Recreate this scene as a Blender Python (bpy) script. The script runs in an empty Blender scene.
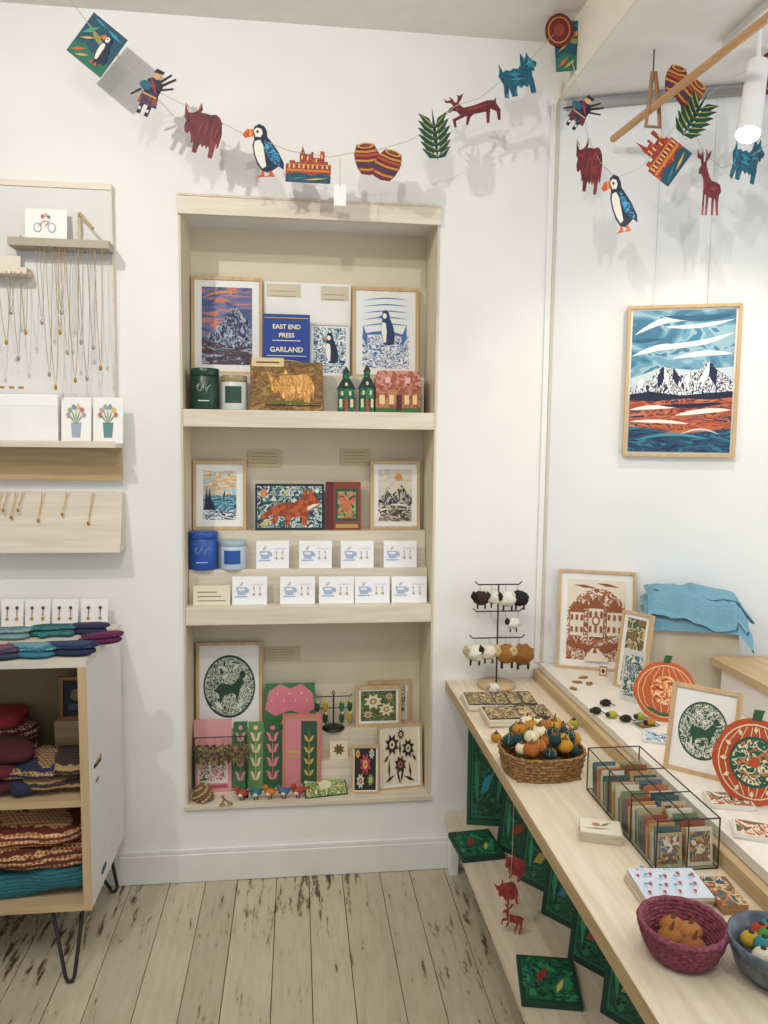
import bpy, bmesh, math, random
from mathutils import Vector, Matrix, noise
random.seed(7)
F=760.0; YAW=math.radians(6.6); PIT=math.radians(5.3); ROL=math.radians(0.66)
CAM=Vector((0,0,1.5))
R=Matrix.Rotation(-YAW,3,'Z')@Matrix.Rotation(math.pi/2-PIT,3,'X')@Matrix.Rotation(ROL,3,'Z')
# --- survey helpers: photo measurement -> point on a real surface (wall plane / shelf height)
def ray(u,v): return R@Vector(((u-384)/F,-(v-512)/F,-1))
def py(u,v,y):
    d=ray(u,v); return CAM+d*(y/d.y)
def pz(u,v,z):
    d=ray(u,v); return CAM+d*((z-1.5)/d.z)
def mpp(p):
    return (R.transposed()@(Vector(p)-CAM)).z*-1/F
W=2.53; ND=0.22; NB=W+ND
A20=math.radians(20)
def pw(u,v,off=0.0):
    n=Vector((-math.sin(A20),-math.cos(A20),0)); p0=Vector((.85,W,0))+n*off
    d=ray(u,v); t=(p0-CAM).dot(n)/d.dot(n); return CAM+d*t
# ---------------- materials
def lin(h):
    h=h.lstrip('#'); c=[int(h[i:i+2],16)/255 for i in (0,2,4)]
    return tuple([(x/12.92 if x<=.04045 else ((x+.055)/1.055)**2.4) for x in c]+[1])
MC={}
def base(name,rough,metal=0):
    m=bpy.data.materials.new(name); m.use_nodes=True; n=m.node_tree; b=n.nodes['Principled BSDF']
    b.inputs['Roughness'].default_value=rough; b.inputs['Metallic'].default_value=metal
    return m,n,b
def coords(n,scale=(1,1,1)):
    t=n.nodes.new('ShaderNodeTexCoord'); mp=n.nodes.new('ShaderNodeMapping'); mp.inputs['Scale'].default_value=scale
    n.links.new(t.outputs['Object'],mp.inputs['Vector']); return mp.outputs['Vector']
def addbump(n,b,vec,scale,strength):
    nz=n.nodes.new('ShaderNodeTexNoise'); nz.inputs['Scale'].default_value=scale; nz.inputs['Detail'].default_value=3
    n.links.new(vec,nz.inputs['Vector']); bp=n.nodes.new('ShaderNodeBump'); bp.inputs['Strength'].default_value=strength
    bp.inputs['Distance'].default_value=.004
    n.links.new(nz.outputs['Fac'],bp.inputs['Height']); n.links.new(bp.outputs['Normal'],b.inputs['Normal'])
def C(h,rough=.65,metal=0,bump=.0,bs=80):
    k=(h,rough,metal,bump,bs)
    if k in MC: return MC[k]
    m,n,b=base('paint_'+h.strip('#'),rough,metal)
    vec=coords(n); nz=n.nodes.new('ShaderNodeTexNoise'); nz.inputs['Scale'].default_value=14
    n.links.new(vec,nz.inputs['Vector'])
    mx=n.nodes.new('ShaderNodeMix'); mx.data_type='RGBA'; c=lin(h)
    mx.inputs[6].default_value=tuple([x*.9 for x in c[:3]]+[1]); mx.inputs[7].default_value=tuple([min(1,x*1.02) for x in c[:3]]+[1])
    n.links.new(nz.outputs['Fac'],mx.inputs[0]); n.links.new(mx.outputs[2],b.inputs['Base Color'])
    if bump: addbump(n,b,vec,bs,bump)
    MC[k]=m; return m
def N2(h1,h2,scale=20,lo=.48,hi=.52,stretch=(1,1,1),rough=.6,detail=2,bump=0,dist=0):
    k=('n2',h1,h2,scale,lo,hi,stretch,rough,detail,bump,dist)
    if k in MC: return MC[k]
    m,n,b=base('mix_%s_%s'%(h1.strip('#'),h2.strip('#')),rough)
    vec=coords(n,stretch); nz=n.nodes.new('ShaderNodeTexNoise'); nz.inputs['Scale'].default_value=scale
    nz.inputs['Detail'].default_value=detail; nz.inputs['Distortion'].default_value=dist
    n.links.new(vec,nz.inputs['Vector']); r=n.nodes.new('ShaderNodeValToRGB')
    r.color_ramp.elements[0].position=lo; r.color_ramp.elements[1].position=hi
    r.color_ramp.elements[0].color=lin(h1); r.color_ramp.elements[1].color=lin(h2)
    n.links.new(nz.outputs['Fac'],r.inputs['Fac']); n.links.new(r.outputs['Color'],b.inputs['Base Color'])
    if bump: addbump(n,b,vec,scale*3,bump)
    MC[k]=m; return m
def NR(cols,scale=10,stretch=(1,1,1),dist=0,detail=2,rough=.6):   # multi-tone printed pattern, hard steps
    k=('nr',tuple(cols),scale,stretch,dist,detail)
    if k in MC: return MC[k]
    m,n,b=base('print_'+cols[0].strip('#'),rough)
    vec=coords(n,stretch); nz=n.nodes.new('ShaderNodeTexNoise'); nz.inputs['Scale'].default_value=scale; nz.inputs['Detail'].default_value=detail; nz.inputs['Distortion'].default_value=dist
    n.links.new(vec,nz.inputs['Vector']); r=n.nodes.new('ShaderNodeValToRGB'); r.color_ramp.interpolation='CONSTANT'
    N=len(cols); e=r.color_ramp.elements; e[0].position=0; e[0].color=lin(cols[0]); e[1].position=.34+.32*(N-1)/N; e[1].color=lin(cols[-1])
    for i in range(1,N-1):
        x=e.new(.34+.32*i/N); x.color=lin(cols[i])
    n.links.new(nz.outputs['Fac'],r.inputs['Fac']); n.links.new(r.outputs['Color'],b.inputs['Base Color'])
    MC[k]=m; return m
def wood(h1,h2,axis='x',rough=.5,s=6):
    st={'x':(.6,9,9),'y':(9,.6,9),'z':(9,9,.6)}[axis]
    return N2(h1,h2,s,.3,.75,st,rough,4,.06,.6)
def knit(h1,h2,h3,s=110):
    k=('k',h1,h2,h3,s)
    if k in MC: return MC[k]
    m,n,b=base('knit_'+h1.strip('#'),.95)
    vec=coords(n); vr=coords(n)
    vr.node.inputs['Rotation'].default_value=(.0,math.radians(45),.0)
    ck=n.nodes.new('ShaderNodeTexChecker'); ck.inputs['Scale'].default_value=s
    ck.inputs['Color1'].default_value=lin(h1); ck.inputs['Color2'].default_value=lin(h2); n.links.new(vr,ck.inputs['Vector'])
    wv=n.nodes.new('ShaderNodeTexWave'); wv.bands_direction='Z'; wv.inputs['Scale'].default_value=s*.16; wv.inputs['Distortion'].default_value=2.0; wv.inputs['Detail Scale'].default_value=3
    n.links.new(vec,wv.inputs['Vector']); r=n.nodes.new('ShaderNodeValToRGB'); r.color_ramp.elements[0].position=.55; r.color_ramp.elements[1].position=.6
    n.links.new(wv.outputs['Fac'],r.inputs['Fac'])
    mx=n.nodes.new('ShaderNodeMix'); mx.data_type='RGBA'; n.links.new(r.outputs['Color'],mx.inputs[0])
    n.links.new(ck.outputs['Color'],mx.inputs[6]); mx.inputs[7].default_value=lin(h3)
    n.links.new(mx.outputs[2],b.inputs['Base Color']); addbump(n,b,vec,260,.6)
    MC[k]=m; return m
def glass():
    if 'g' in MC: return MC['g']
    m=bpy.data.materials.new('clear_glass'); m.use_nodes=True; n=m.node_tree; n.nodes.clear()
    o=n.nodes.new('ShaderNodeOutputMaterial'); t=n.nodes.new('ShaderNodeBsdfTransparent'); g=n.nodes.new('ShaderNodeBsdfGlossy')
    g.inputs['Roughness'].default_value=.02; t.inputs['Color'].default_value=(.93,.97,.95,1)
    x=n.nodes.new('ShaderNodeMixShader'); x.inputs[0].default_value=.09
    n.links.new(t.outputs[0],x.inputs[1]); n.links.new(g.outputs[0],x.inputs[2]); n.links.new(x.outputs[0],o.inputs[0]); MC['g']=m; return m
def emis(h,s):
    m,n,b=base('lamp_glow',.5); b.inputs['Emission Color'].default_value=lin(h); b.inputs['Emission Strength'].default_value=s; return m
WH=C('#eeede9',.6); CREAM=C('#e2dac8',.7); PLYX=wood('#cfc3ae','#e2d9c9','x'); PLYY=wood('#cfbfa5','#e3d7c2','y'); PLYZ=wood('#c6b69a','#d9ccb4','z')
FRW=wood('#b9996d','#d0b488','z',.45); BLK=C('#1c1b1b',.4); GOLD=C('#b98f3e',.3,.8); SIL=C('#a8a298',.3,.8)
# ---------------- mesh builder
class MB:
    def __init__(s): s.bm=bmesh.new(); s.mats=[]; s.M=Matrix.Identity(4)
    def mi(s,m):
        if m not in s.mats: s.mats.append(m)
        return s.mats.index(m)
    def vf(s,vs,fs,m,smooth=False):
        i=s.mi(m); b=[s.bm.verts.new(s.M@Vector(v)) for v in vs]
        for f in fs:
            try:
                q=s.bm.faces.new([b[k] for k in f]); q.material_index=i; q.smooth=smooth
            except Exception: pass
    def box(s,x0,x1,y0,y1,z0,z1,m):
        v=[(x0,y0,z0),(x1,y0,z0),(x1,y1,z0),(x0,y1,z0),(x0,y0,z1),(x1,y0,z1),(x1,y1,z1),(x0,y1,z1)]
        s.vf(v,[(0,3,2,1),(4,5,6,7),(0,1,5,4),(1,2,6,5),(2,3,7,6),(3,0,4,7)],m)
    def poly(s,pts,t,m,y=0):
        n=len(pts); v=[(a,y,b) for a,b in pts]+[(a,y+t,b) for a,b in pts]
        s.vf(v,[list(range(n)),list(range(2*n-1,n-1,-1))]+[(i,i+n,(i+1)%n+n,(i+1)%n) for i in range(n)],m)
    def sheet(s,pts,m,y=0): s.vf([(a,y,b) for a,b in pts],[list(range(len(pts)))],m)
    def ring(s,c,ax,r,seg):
        ax=ax.normalized(); u=ax.orthogonal().normalized(); w=ax.cross(u)
        return [c+(u*math.cos(2*math.pi*i/seg)+w*math.sin(2*math.pi*i/seg))*r for i in range(seg)]
    def cyl(s,a,b,r0,r1,m,seg=16,cap=True):
        a=Vector(a);b=Vector(b); v=s.ring(a,b-a,r0,seg)+s.ring(b,b-a,r1,seg)
        s.vf(v,[(i,(i+1)%seg,(i+1)%seg+seg,i+seg) for i in range(seg)],m,True)
        if cap:
            s.vf(v[:seg],[list(range(seg))[::-1]],m); s.vf(v[seg:],[list(range(seg))],m)
    def tube(s,pts,r,m,seg=6,closed=False):
        pts=[Vector(p) for p in pts]; n=len(pts); v=[]; u=None
        for i,p in enumerate(pts):
            if closed: ax=pts[(i+1)%n]-pts[i-1]
            else: ax=pts[min(i+1,n-1)]-pts[max(i-1,0)]
            if ax.length<1e-9: ax=Vector((0,0,1))
            ax.normalize()
            if u is None: u=ax.orthogonal().normalized()
            else:
                u=u-ax*u.dot(ax); u=u.normalized() if u.length>1e-6 else ax.orthogonal().normalized()
            w=ax.cross(u)
            v+=[p+(u*math.cos(2*math.pi*k/seg)+w*math.sin(2*math.pi*k/seg))*r for k in range(seg)]
        f=[]
        for i in range(n if closed else n-1):
            j=(i+1)%n
            f+=[(i*seg+k,i*seg+(k+1)%seg,j*seg+(k+1)%seg,j*seg+k) for k in range(seg)]
        s.vf(v,f,m,True)
        if not closed: s.vf(v[:seg],[list(range(seg))],m); s.vf(v[-seg:],[list(range(seg))],m)
    def lathe(s,prof,c,m,seg=28,sx=1,sy=1):
        v=[];c=Vector(c)
        for r,z in prof: v+=[(c.x+sx*r*math.cos(2*math.pi*k/seg),c.y+sy*r*math.sin(2*math.pi*k/seg),c.z+z) for k in range(seg)]
        f=[(i*seg+k,i*seg+(k+1)%seg,(i+1)*seg+(k+1)%seg,(i+1)*seg+k) for i in range(len(prof)-1) for k in range(seg)]
        s.vf(v,f,m,True)
    def soft(s,c,d,m,e=.5,nz=0,ns=20,rot=None,seed=0,nu=24,nv=14):
        v=[];c=Vector(c)
        def p(x,k): return math.copysign(abs(x)**k,x)
        for i in range(nv+1):
            a=-math.pi/2+math.pi*i/nv
            for k in range(nu):
                b=2*math.pi*k/nu
                q=Vector((d[0]*p(math.cos(a),e)*p(math.cos(b),e),d[1]*p(math.cos(a),e)*p(math.sin(b),e),d[2]*p(math.sin(a),e)))
                if nz: q*=1+nz*noise.noise(q*ns+Vector((seed*7.1,seed,0)))
                if rot: q=rot@q
                v.append(c+q)
        f=[(i*nu+k,i*nu+(k+1)%nu,(i+1)*nu+(k+1)%nu,(i+1)*nu+k) for i in range(nv) for k in range(nu)]
        s.vf(v,f,m,True)
    def ball(s,c,r,m,sx=1,sy=1,sz=1,nz=0,ns=60,seed=0,nu=14,nv=8,rot=None): s.soft(c,(r*sx,r*sy,r*sz),m,1,nz,ns,rot,seed,nu,nv)
    def pillow(s,pts,t,m):
        n=len(pts); cx=sum(a for a,_ in pts)/n; cz=sum(b for _,b in pts)/n; v=[]
        for sg in (-1,1):
            for sc,h in ((1,0),(.93,.55),(.7,.9),(.35,1)):
                v+=[(cx+(a-cx)*sc,sg*t*h,cz+(b-cz)*sc) for a,b in pts]
        f=[]
        for q in (0,4):
            for r in range(3):
                f+=[((q+r)*n+i,(q+r)*n+(i+1)%n,(q+r+1)*n+(i+1)%n,(q+r+1)*n+i) for i in range(n)]
            f.append([(q+3)*n+i for i in range(n)])
        s.vf(v,f,m,True)
    def art(s,polys,x0,z0,w,h,y=0,step=.0004):
        for i,(m,pts) in enumerate(polys):
            s.sheet([(x0+w*a,z0+h*b) for a,b in pts],m if not isinstance(m,str) else C(m),y-step*(i+1))
    def text(s,t,x,z,size,m,y=0):
        cu=bpy.data.curves.new('t','FONT'); cu.body=t; cu.size=size; cu.align_x='CENTER'; cu.offset=size*.02
        o=bpy.data.objects.new('t',cu); bpy.context.scene.collection.objects.link(o)
        bpy.context.view_layer.update(); dg=bpy.context.evaluated_depsgraph_get(); me=o.evaluated_get(dg).to_mesh()
        s.vf([(x+v.co.x,y,z+v.co.y) for v in me.vertices],[list(p.vertices) for p in me.polygons],m)
        o.evaluated_get(dg).to_mesh_clear(); bpy.data.objects.remove(o)
    def done(s,name,bevel=0):
        me=bpy.data.meshes.new(name)
        xs=[v.co for v in s.bm.verts]
        c=Vector(((min(a.x for a in xs)+max(a.x for a in xs))/2,(min(a.y for a in xs)+max(a.y for a in xs))/2,min(a.z for a in xs)))
        bmesh.ops.translate(s.bm,verts=s.bm.verts,vec=-c)
        s.bm.to_mesh(me); s.bm.free()
        for m in s.mats: me.materials.append(m)
        o=bpy.data.objects.new(name,me); o.location=c; bpy.context.scene.collection.objects.link(o)
        if bevel:
            b=o.modifiers.new('bevel','BEVEL'); b.width=bevel; b.segments=2; b.limit_method='ANGLE'
        return o
def T(p,yaw=0,tilt=0,roll=0):
    return Matrix.Translation(Vector(p))@Matrix.Rotation(math.radians(yaw),4,'Z')@Matrix.Rotation(-math.radians(tilt),4,'X')@Matrix.Rotation(math.radians(roll),4,'Y')
def Tf(p,yaw=0): return T(p,yaw,90)
def circ(cx,cz,rx,rz=None,n=20,a0=0,a1=360):
    rz=rx if rz is None else rz
    return [(cx+rx*math.cos(math.radians(a0+(a1-a0)*i/n)),cz+rz*math.sin(math.radians(a0+(a1-a0)*i/n))) for i in range(n if a1-a0==360 else n+1)]
def rect(a,b,c,d): return [(a,b),(c,b),(c,d),(a,d)]
def ridge(y,amp,n,seed,bot=0,slope=0):
    r=random.Random(seed); return [(0,bot)]+[(i/n,y+slope*i/n+amp*(r.random()-.5)*(1 if i%2 else -.6)) for i in range(n+1)]+[(1,bot)]
def swoosh(x0,y0,x1,y1,t,b=.04):
    top=[];bt=[]
    for i in range(9):
        k=i/8; x=x0+(x1-x0)*k; y=y0+(y1-y0)*k+b*math.sin(k*math.pi); h=t*math.sin(k*math.pi)**.7
        top.append((x,y+h/2)); bt.append((x,y-h/2))
    return top+bt[::-1][1:-1]
def leaf(x0,y0,x1,y1,wd=.05):
    dx,dy=x1-x0,y1-y0; L=math.hypot(dx,dy); nx,ny=-dy/L*wd,dx/L*wd; mx,my=x0+dx*.45,y0+dy*.45
    return [(x0,y0),(mx-nx,my-ny),(x1,y1),(mx+nx,my+ny)]
def framed(name,p,w,h,yaw=0,tilt=5,fw=.011,fd=.016,fm=None,paper=None,border=.12,polys=[],M=None):
    fm=fm or FRW; paper=paper or WH; b=MB(); b.M=M if M else T(p,yaw,tilt)
    b.box(-w/2,-w/2+fw,0,fd,0,h,fm); b.box(w/2-fw,w/2,0,fd,0,h,fm); b.box(-w/2+fw,w/2-fw,0,fd,0,fw,fm); b.box(-w/2+fw,w/2-fw,0,fd,h-fw,h,fm)
    b.box(-w/2+fw,w/2-fw,fd*.4,fd*.9,fw,h-fw,paper)
    iw=w-2*fw; ih=h-2*fw; bo=border*w
    b.art(polys,-iw/2+bo,fw+bo,iw-2*bo,ih-2*bo,fd*.4,.0003)
    return b.done(name)
def card(name,p,w,h,yaw=0,tilt=5,m=None,polys=[],t=.003,M=None):
    b=MB(); b.M=M if M else T(p,yaw,tilt); b.box(-w/2,w/2,0,t,0,h,m or WH); b.art(polys,-w/2,0,w,h,0); return b.done(name)
def std(u0,u1,vt,y,zb):
    um=(u0+u1)/2; p0=py(u0,vt,y); p1=py(u1,vt,y); return Vector(((p0.x+p1.x)/2,y,zb+.0006)),p1.x-p0.x,py(um,vt,y).z-zb
def gnd(u0,u1,vt,vb,z):
    p=pz((u0+u1)/2,vb,z); k=mpp(p); p.z+=.0006; return p,(u1-u0)*k,(vb-vt)*k

# =============== ROOM SHELL
NX0,NX1=-.368,.463
NZ0=py(310,800,W).z; NZ1=py(310,214,W).z
PLAS=N2('#e3e1df','#eae9e6',3,.3,.7,(1,1,1),.75,3,.03)
b=MB(); NC=C('#ddd2b9',.7)
b.box(-2.2,NX0,W,W+.3,0,2.8,PLAS); b.box(NX1,.86,W,W+.3,0,2.8,PLAS); b.box(NX0,NX1,W,W+.3,0,NZ0-.012,PLAS); b.box(NX0,NX1,W,W+.3,NZ1,2.8,PLAS)
b.box(NX0,NX1,NB,W+.3,NZ0-.012,NZ1,NC)
b.box(NX0-.001,NX0+.004,W+.006,NB,NZ0,NZ1,NC); b.box(NX1-.004,NX1+.001,W+.006,NB,NZ0,NZ1,NC)
b.done('wall_back')
b=MB(); b.M=Matrix.Translation((.85,W,0))@Matrix.Rotation(-A20,4,'Z'); b.box(0,1.25,0,.12,0,2.8,N2('#dfe2e4','#e6e8e9',3,.3,.7,(1,1,1),.75,3,.03)); b.done('wall_bay')
b=MB(); b.box(-2.3,-2.2,-1.6,W+.3,0,2.8,PLAS); b.done('wall_left')
b=MB(); X=1.95; b.box(X,X+.12,-1.6,2.2,0,.85,PLAS); b.box(X,X+.12,-1.6,2.2,2.45,2.8,PLAS)
b.done('wall_right')
b=MB()
for y in (-1.6,-.4,.8,2.06): b.box(X+.02,X+.09,y,y+.06,.85,2.45,WH)
b.box(X+.02,X+.09,-1.6,2.12,.85,.91,WH); b.box(X+.02,X+.09,-1.6,2.12,2.39,2.45,WH); b.box(X+.02,X+.09,-1.6,2.12,1.95,2.0,WH); b.done('window_1')
b=MB(); b.box(-2.2,.9,-1.6,W+.3,2.8,2.86,C('#e9e6e0',.8)); b.done('ceiling')
b=MB(); b.box(.86,1.95,-1.6,W+.1,2.62,2.8,C('#e9e6e0',.8)); b.done('ceiling_bay')
b=MB(); b.box(.85,.86,-1.6,W,2.62,2.8,C('#e6dfcf',.8)); b.done('trim_lintel')
b=MB(); b.box(.853,.9,-.8,W-.03,0,.70,C('#cfc8b6',.8)); b.done('wall_bay_low')
b=MB(); v=[(.845,-.8),(1.93,-.8),(1.93,2.12),(.87,W-.012),(.845,W-.004)]
b.vf([(x,y,.712) for x,y in v]+[(x,y,.734) for x,y in v],[[4,3,2,1,0],[5,6,7,8,9]]+[(i,(i+1)%5,(i+1)%5+5,i+5) for i in range(5)],wood('#dcd5c8','#e6e0d6','y')); b.done('window_sill')
m,n,bs=base('worn_painted_boards',.45)
vec=coords(n,(1,1,1)); vs=coords(n,(16,2.4,1))
n1=n.nodes.new('ShaderNodeTexNoise'); n1.inputs['Scale'].default_value=3.0; n1.inputs['Detail'].default_value=9; n1.inputs['Roughness'].default_value=.72; n.links.new(vs,n1.inputs['Vector'])
n2=n.nodes.new('ShaderNodeTexNoise'); n2.inputs['Scale'].default_value=1.5; n2.inputs['Detail'].default_value=2; n.links.new(vec,n2.inputs['Vector'])
ad=n.nodes.new('ShaderNodeMath'); ad.operation='MULTIPLY_ADD'; ad.inputs[1].default_value=.55; n.links.new(n2.outputs['Fac'],ad.inputs[0]); n.links.new(n1.outputs['Fac'],ad.inputs[2])
r=n.nodes.new('ShaderNodeValToRGB'); e=r.color_ramp.elements
e[0].position=.60; e[0].color=lin('#c6bda6'); e[1].position=.98; e[1].color=lin('#3b3024')
x=e.new(.83); x.color=lin('#bab097'); x=e.new(.868); x.color=lin('#ada287'); x=e.new(.885); x.color=lin('#65573f')
n.links.new(ad.outputs[0],r.inputs['Fac'])
gi=n.nodes.new('ShaderNodeNewGeometry'); mr=n.nodes.new('ShaderNodeMapRange'); mr.inputs[3].default_value=.88; mr.inputs[4].default_value=1.06
n.links.new(gi.outputs['Random Per Island'],mr.inputs[0]); mv=n.nodes.new('ShaderNodeVectorMath'); mv.operation='SCALE'
n.links.new(r.outputs['Color'],mv.inputs[0]); n.links.new(mr.outputs[0],mv.inputs['Scale']); n.links.new(mv.outputs[0],bs.inputs['Base Color'])
bp=n.nodes.new('ShaderNodeBump'); bp.inputs['Strength'].default_value=.25; bp.inputs['Distance'].default_value=.003; bp.invert=True
n.links.new(ad.outputs[0],bp.inputs['Height']); n.links.new(bp.outputs['Normal'],bs.inputs['Normal'])
FL=m
b=MB(); x=-2.2; i=0
b.box(-2.2,1.95,-1.6,W+.3,-.06,-.02,C('#2a241c',.9))
while x<1.93:
    w=.118+.014*math.sin(i*2.3); b.box(x+.0012,min(x+w-.0012,1.95),-1.6,W+.02,-.02,-.0005*((i*7)%4),FL); x+=w; i+=1
b.done('floor')
b=MB(); b.box(-2.2,.84,W-.018,W-.0005,0,.10,C('#e6e5e2',.5)); b.box(-2.2,.84,W-.013,W-.0005,.10,.115,C('#e6e5e2',.5)); b.done('baseboard_back',.003)
b=MB(); b.box(.828,.848,W-.006,W-.0003,.735,2.62,PLAS); b.box(.8475,.858,W-.009,W,.735,2.62,C('#cbc4b3',.7)); b.done('corner_shadow_strip',.002)  # flat strip with darker edge colour stands in for the corner's shadow line
b=MB(); b.M=Matrix.Translation((.85,W,0))@Matrix.Rotation(-A20,4,'Z'); b.box(.03,1.1,-.02,-.001,2.585,2.605,C('#a5a4a1',.4,.5)); b.done('trim_picture_rail')
# =============== NICHE joinery
SH1=py(310,411,W).z; SH2=py(310,606,W).z; SH3=NZ0
def shelf(z,name,t=.055):
    b=MB(); b.box(NX0+.0045,NX1-.0045,W-.004,NB-.001,z-t,z,PLYX); b.done(name,.0015)
shelf(SH1,'niche_shelf',.056); shelf(SH2,'niche_shelf',.06)
b=MB(); b.box(NX0-.008,NX1+.008,W-.012,NB-.001,NZ0-.012,NZ0,PLYX); b.done('niche_shelf')
b=MB(); b.box(NX0-.004,NX1+.004,W-.016,W-.0005,NZ1-.02,NZ1+.04,PLYX); b.box(NX0-.004,NX1+.004,W-.019,W-.0005,NZ1+.034,NZ1+.041,PLYZ); b.done('trim_niche_header',.001)
b=MB(); b.box(NX0-.003,NX0+.004,W-.004,W+.006,NZ0,NZ1-.02,PLYZ); b.box(NX1-.004,NX1+.003,W-.004,W+.006,NZ0,NZ1-.02,PLYZ); b.done('trim_niche_sides')
R1=py(310,376,2.68).z
b=MB(); b.box(NX0+.02,NX1-.02,2.655,NB-.002,SH1+.0005,R1,CREAM); b.done('display_step')
ZA=py(310,531,2.66).z; ZB=py(310,569,2.605).z
b=MB(); b.box(NX0+.006,NX1-.006,2.66,NB-.002,SH2+.0005,ZA,PLYX); b.box(NX0+.006,NX1-.006,2.605,2.66,SH2+.0005,ZB,PLYX); b.done('display_step')
ZC=py(310,731,2.67).z
b=MB(); b.box(NX0+.02,NX1-.03,2.66,NB-.002,SH3+.0005,ZC,PLYX); b.box(.03,.20,2.61,2.66,SH3+.0005,SH3+.1,PLYX); b.done('display_step')

def px_frame(name,u0,u1,vt,y,zb,**k):
    p,w,h=std(u0,u1,vt,y,zb); return framed(name,p,w,h,**k)
peak=[(0,.25),(.12,.38),(.22,.42),(.3,.5),(.42,.54),(.5,.66),(.6,.7),(.66,.78),(.74,.72),(.82,.62),(.9,.6),(1,.46),(1,.1),(0,.1)]
px_frame('framed_mountain_print',190,262,275,2.70,R1,tilt=4,border=.10,polys=[(NR(['#3f527f','#55628f','#6f6f96','#c9795a','#56668f'],9,(1,1,3.5),1.2),rect(0,0,1,1)),('#d98a55',swoosh(.0,.86,.75,.93,.035)),('#d07a50',swoosh(.2,.78,.6,.8,.03)),
 (NR(['#171d2c','#2b3550','#5f7090','#b0b8c6','#1c2334'],26,(1.6,1,1),2.0,3),peak),(NR(['#1c2230','#5a3838','#33405c','#9aa2b0'],22,(1,1,3),1.5,3),[(0,0),(1,0),(1,.25),(.6,.22),(.3,.28),(0,.32)])])
LINO=NR(['#f1efe9','#3a6aa5','#f1efe9','#2f5d9c','#efede6'],42,(1,1,1.5),1.0,3)
def pufpr(c,x,y,s,dark='#1d3c66',white='#f2f0ea'):
    return [(dark,[(x+(a-.5)*s*.8,y+(z-.5)*s) for a,z in [(.35,.95),(.5,1),(.65,.93),(.7,.78),(.85,.6),(.95,.35),(.9,.12),(.7,.1),(.45,.1),(.3,.35),(.27,.6),(.33,.72)]]),(white,[(x+(a-.5)*s*.8,y+(z-.5)*s) for a,z in [(.34,.68),(.5,.66),(.55,.45),(.52,.16),(.42,.16),(.31,.36),(.28,.58)]]),(white,circ(x-.04*s,y+.34*s,.08*s,.07*s,10)),(c,[(x-.12*s,y+.38*s),(x-.3*s,y+.3*s),(x-.12*s,y+.27*s)])]
px_frame('framed_puffin_print',353,420,286,2.70,R1,tilt=4,border=.1,polys=[(LINO,rect(0,0,1,.46)),('#e9ecee',rect(0,.46,1,1))]+[('#5c86b5',swoosh(.02,.95-.09*i,.98,.97-.09*i,.018,.03)) for i in range(5)]+[('#3f73ae',swoosh(0,.47,1,.45,.05)),('#3f73ae',leaf(.1,.3,.02,.6,.05)),('#3f73ae',leaf(.85,.3,.95,.62,.05))]+pufpr('#3f73ae',.5,.55,.55))
b=MB(); p,w,h=std(264,351,283,2.738,R1); b.M=T(p); b.box(-w/2,w/2,0,.003,0,h,WH); b.art([('#d3c7ac',rect(.03,.84,.42,.98)),('#d3c7ac',rect(.65,.82,.97,.97))]+[('#8d8676',rect(.08,.95-.05*i,.36,.955-.05*i)) for i in range(1,3)]+[('#8d8676',rect(.69,.93-.05*i,.92,.935-.05*i)) for i in range(1,3)],-w/2,0,w,h,0); b.done('product_information_board')
px_frame('framed_puffin_lino_print',310,350,323,2.70,R1,tilt=4,fm=C('#dcd8cf'),border=.05,fw=.006,polys=[(NR(['#eef1f0','#1f4f6b','#e6ebe9','#2b6a80'],48,(1,1,1.6),1,3),rect(0,0,1,1))]+pufpr('#d9793a',.5,.52,.75,'#142c42'))
b=MB(); p,w,h=std(263,310,314,2.665,R1); b.M=T(p,0,2); BLU=C('#1d4290'); b.box(-w/2,w/2,0,.025,0,h,BLU)
cr=C('#f0e6c8'); b.text('EAST END',0,h*.76,.021,cr,-.0008); b.text('PRESS',0,h*.62,.021,cr,-.0008); b.text('GARLAND',0,h*.38,.024,cr,-.0008); b.sheet([(-w*.3,h*.56),(w*.3,h*.56),(w*.3,h*.572),(-w*.3,h*.572)],cr,-.0008)
b.sheet([(-w*.42,h*.31),(w*.42,h*.31),(w*.42,h*.32),(-w*.42,h*.32)],cr,-.0008); b.art([('#c9a24e',swoosh(.1,.2,.9,.2,.02)),('#8fb0d9',circ(.5,.12,.1,.06,10)),('#c9a24e',rect(.03,.93,.97,.945)),('#c9a24e',rect(.03,.03,.97,.045))],-w/2,0,w,h,0); b.done('garland_gift_box',.001)
b=MB(); p,w,h=std(250,323,362,2.575,SH1); b.M=T(p,0,3); b.box(-w/2,w/2,0,.03,0,h,NR(['#5c421c','#8a6530','#6f4e22','#a07c40'],24,(1,1,2),1,3)) 
cowp=[(.02,.9),(.07,.8),(.14,.73),(.22,.74),(.33,.80),(.37,.88),(.38,.97),(.43,.86),(.41,.78),(.5,.80),(.62,.79),(.75,.83),(.86,.79),(.93,.7),(.98,.5),(.97,.25),(.93,.2),(.91,.32),(.89,.2),(.88,.0),(.78,.0),(.77,.16),(.73,.22),(.7,.15),(.65,.22),(.6,.16),(.55,.22),(.52,.16),(.5,.02),(.4,.02),(.38,.22),(.34,.18),(.3,.3),(.24,.4),(.2,.34),(.14,.36),(.1,.45),(.12,.58),(.06,.62),(.05,.7)]
hair=NR(['#e6b468','#b07a36','#d99f54','#96642a'],60,(1,1,.35),1,3)
b.art([(hair,[(a*.9,c) for a,c in cowp]),('#3d2c14',rect(0,0,1,.04)),('#5d6b2a',swoosh(.0,.06,.9,.06,.08)),('#2a1c10',circ(.13,.6,.015,.02,8))],-w*.28,h*.1,w*.75,h*.8,0,.0003)
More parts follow.
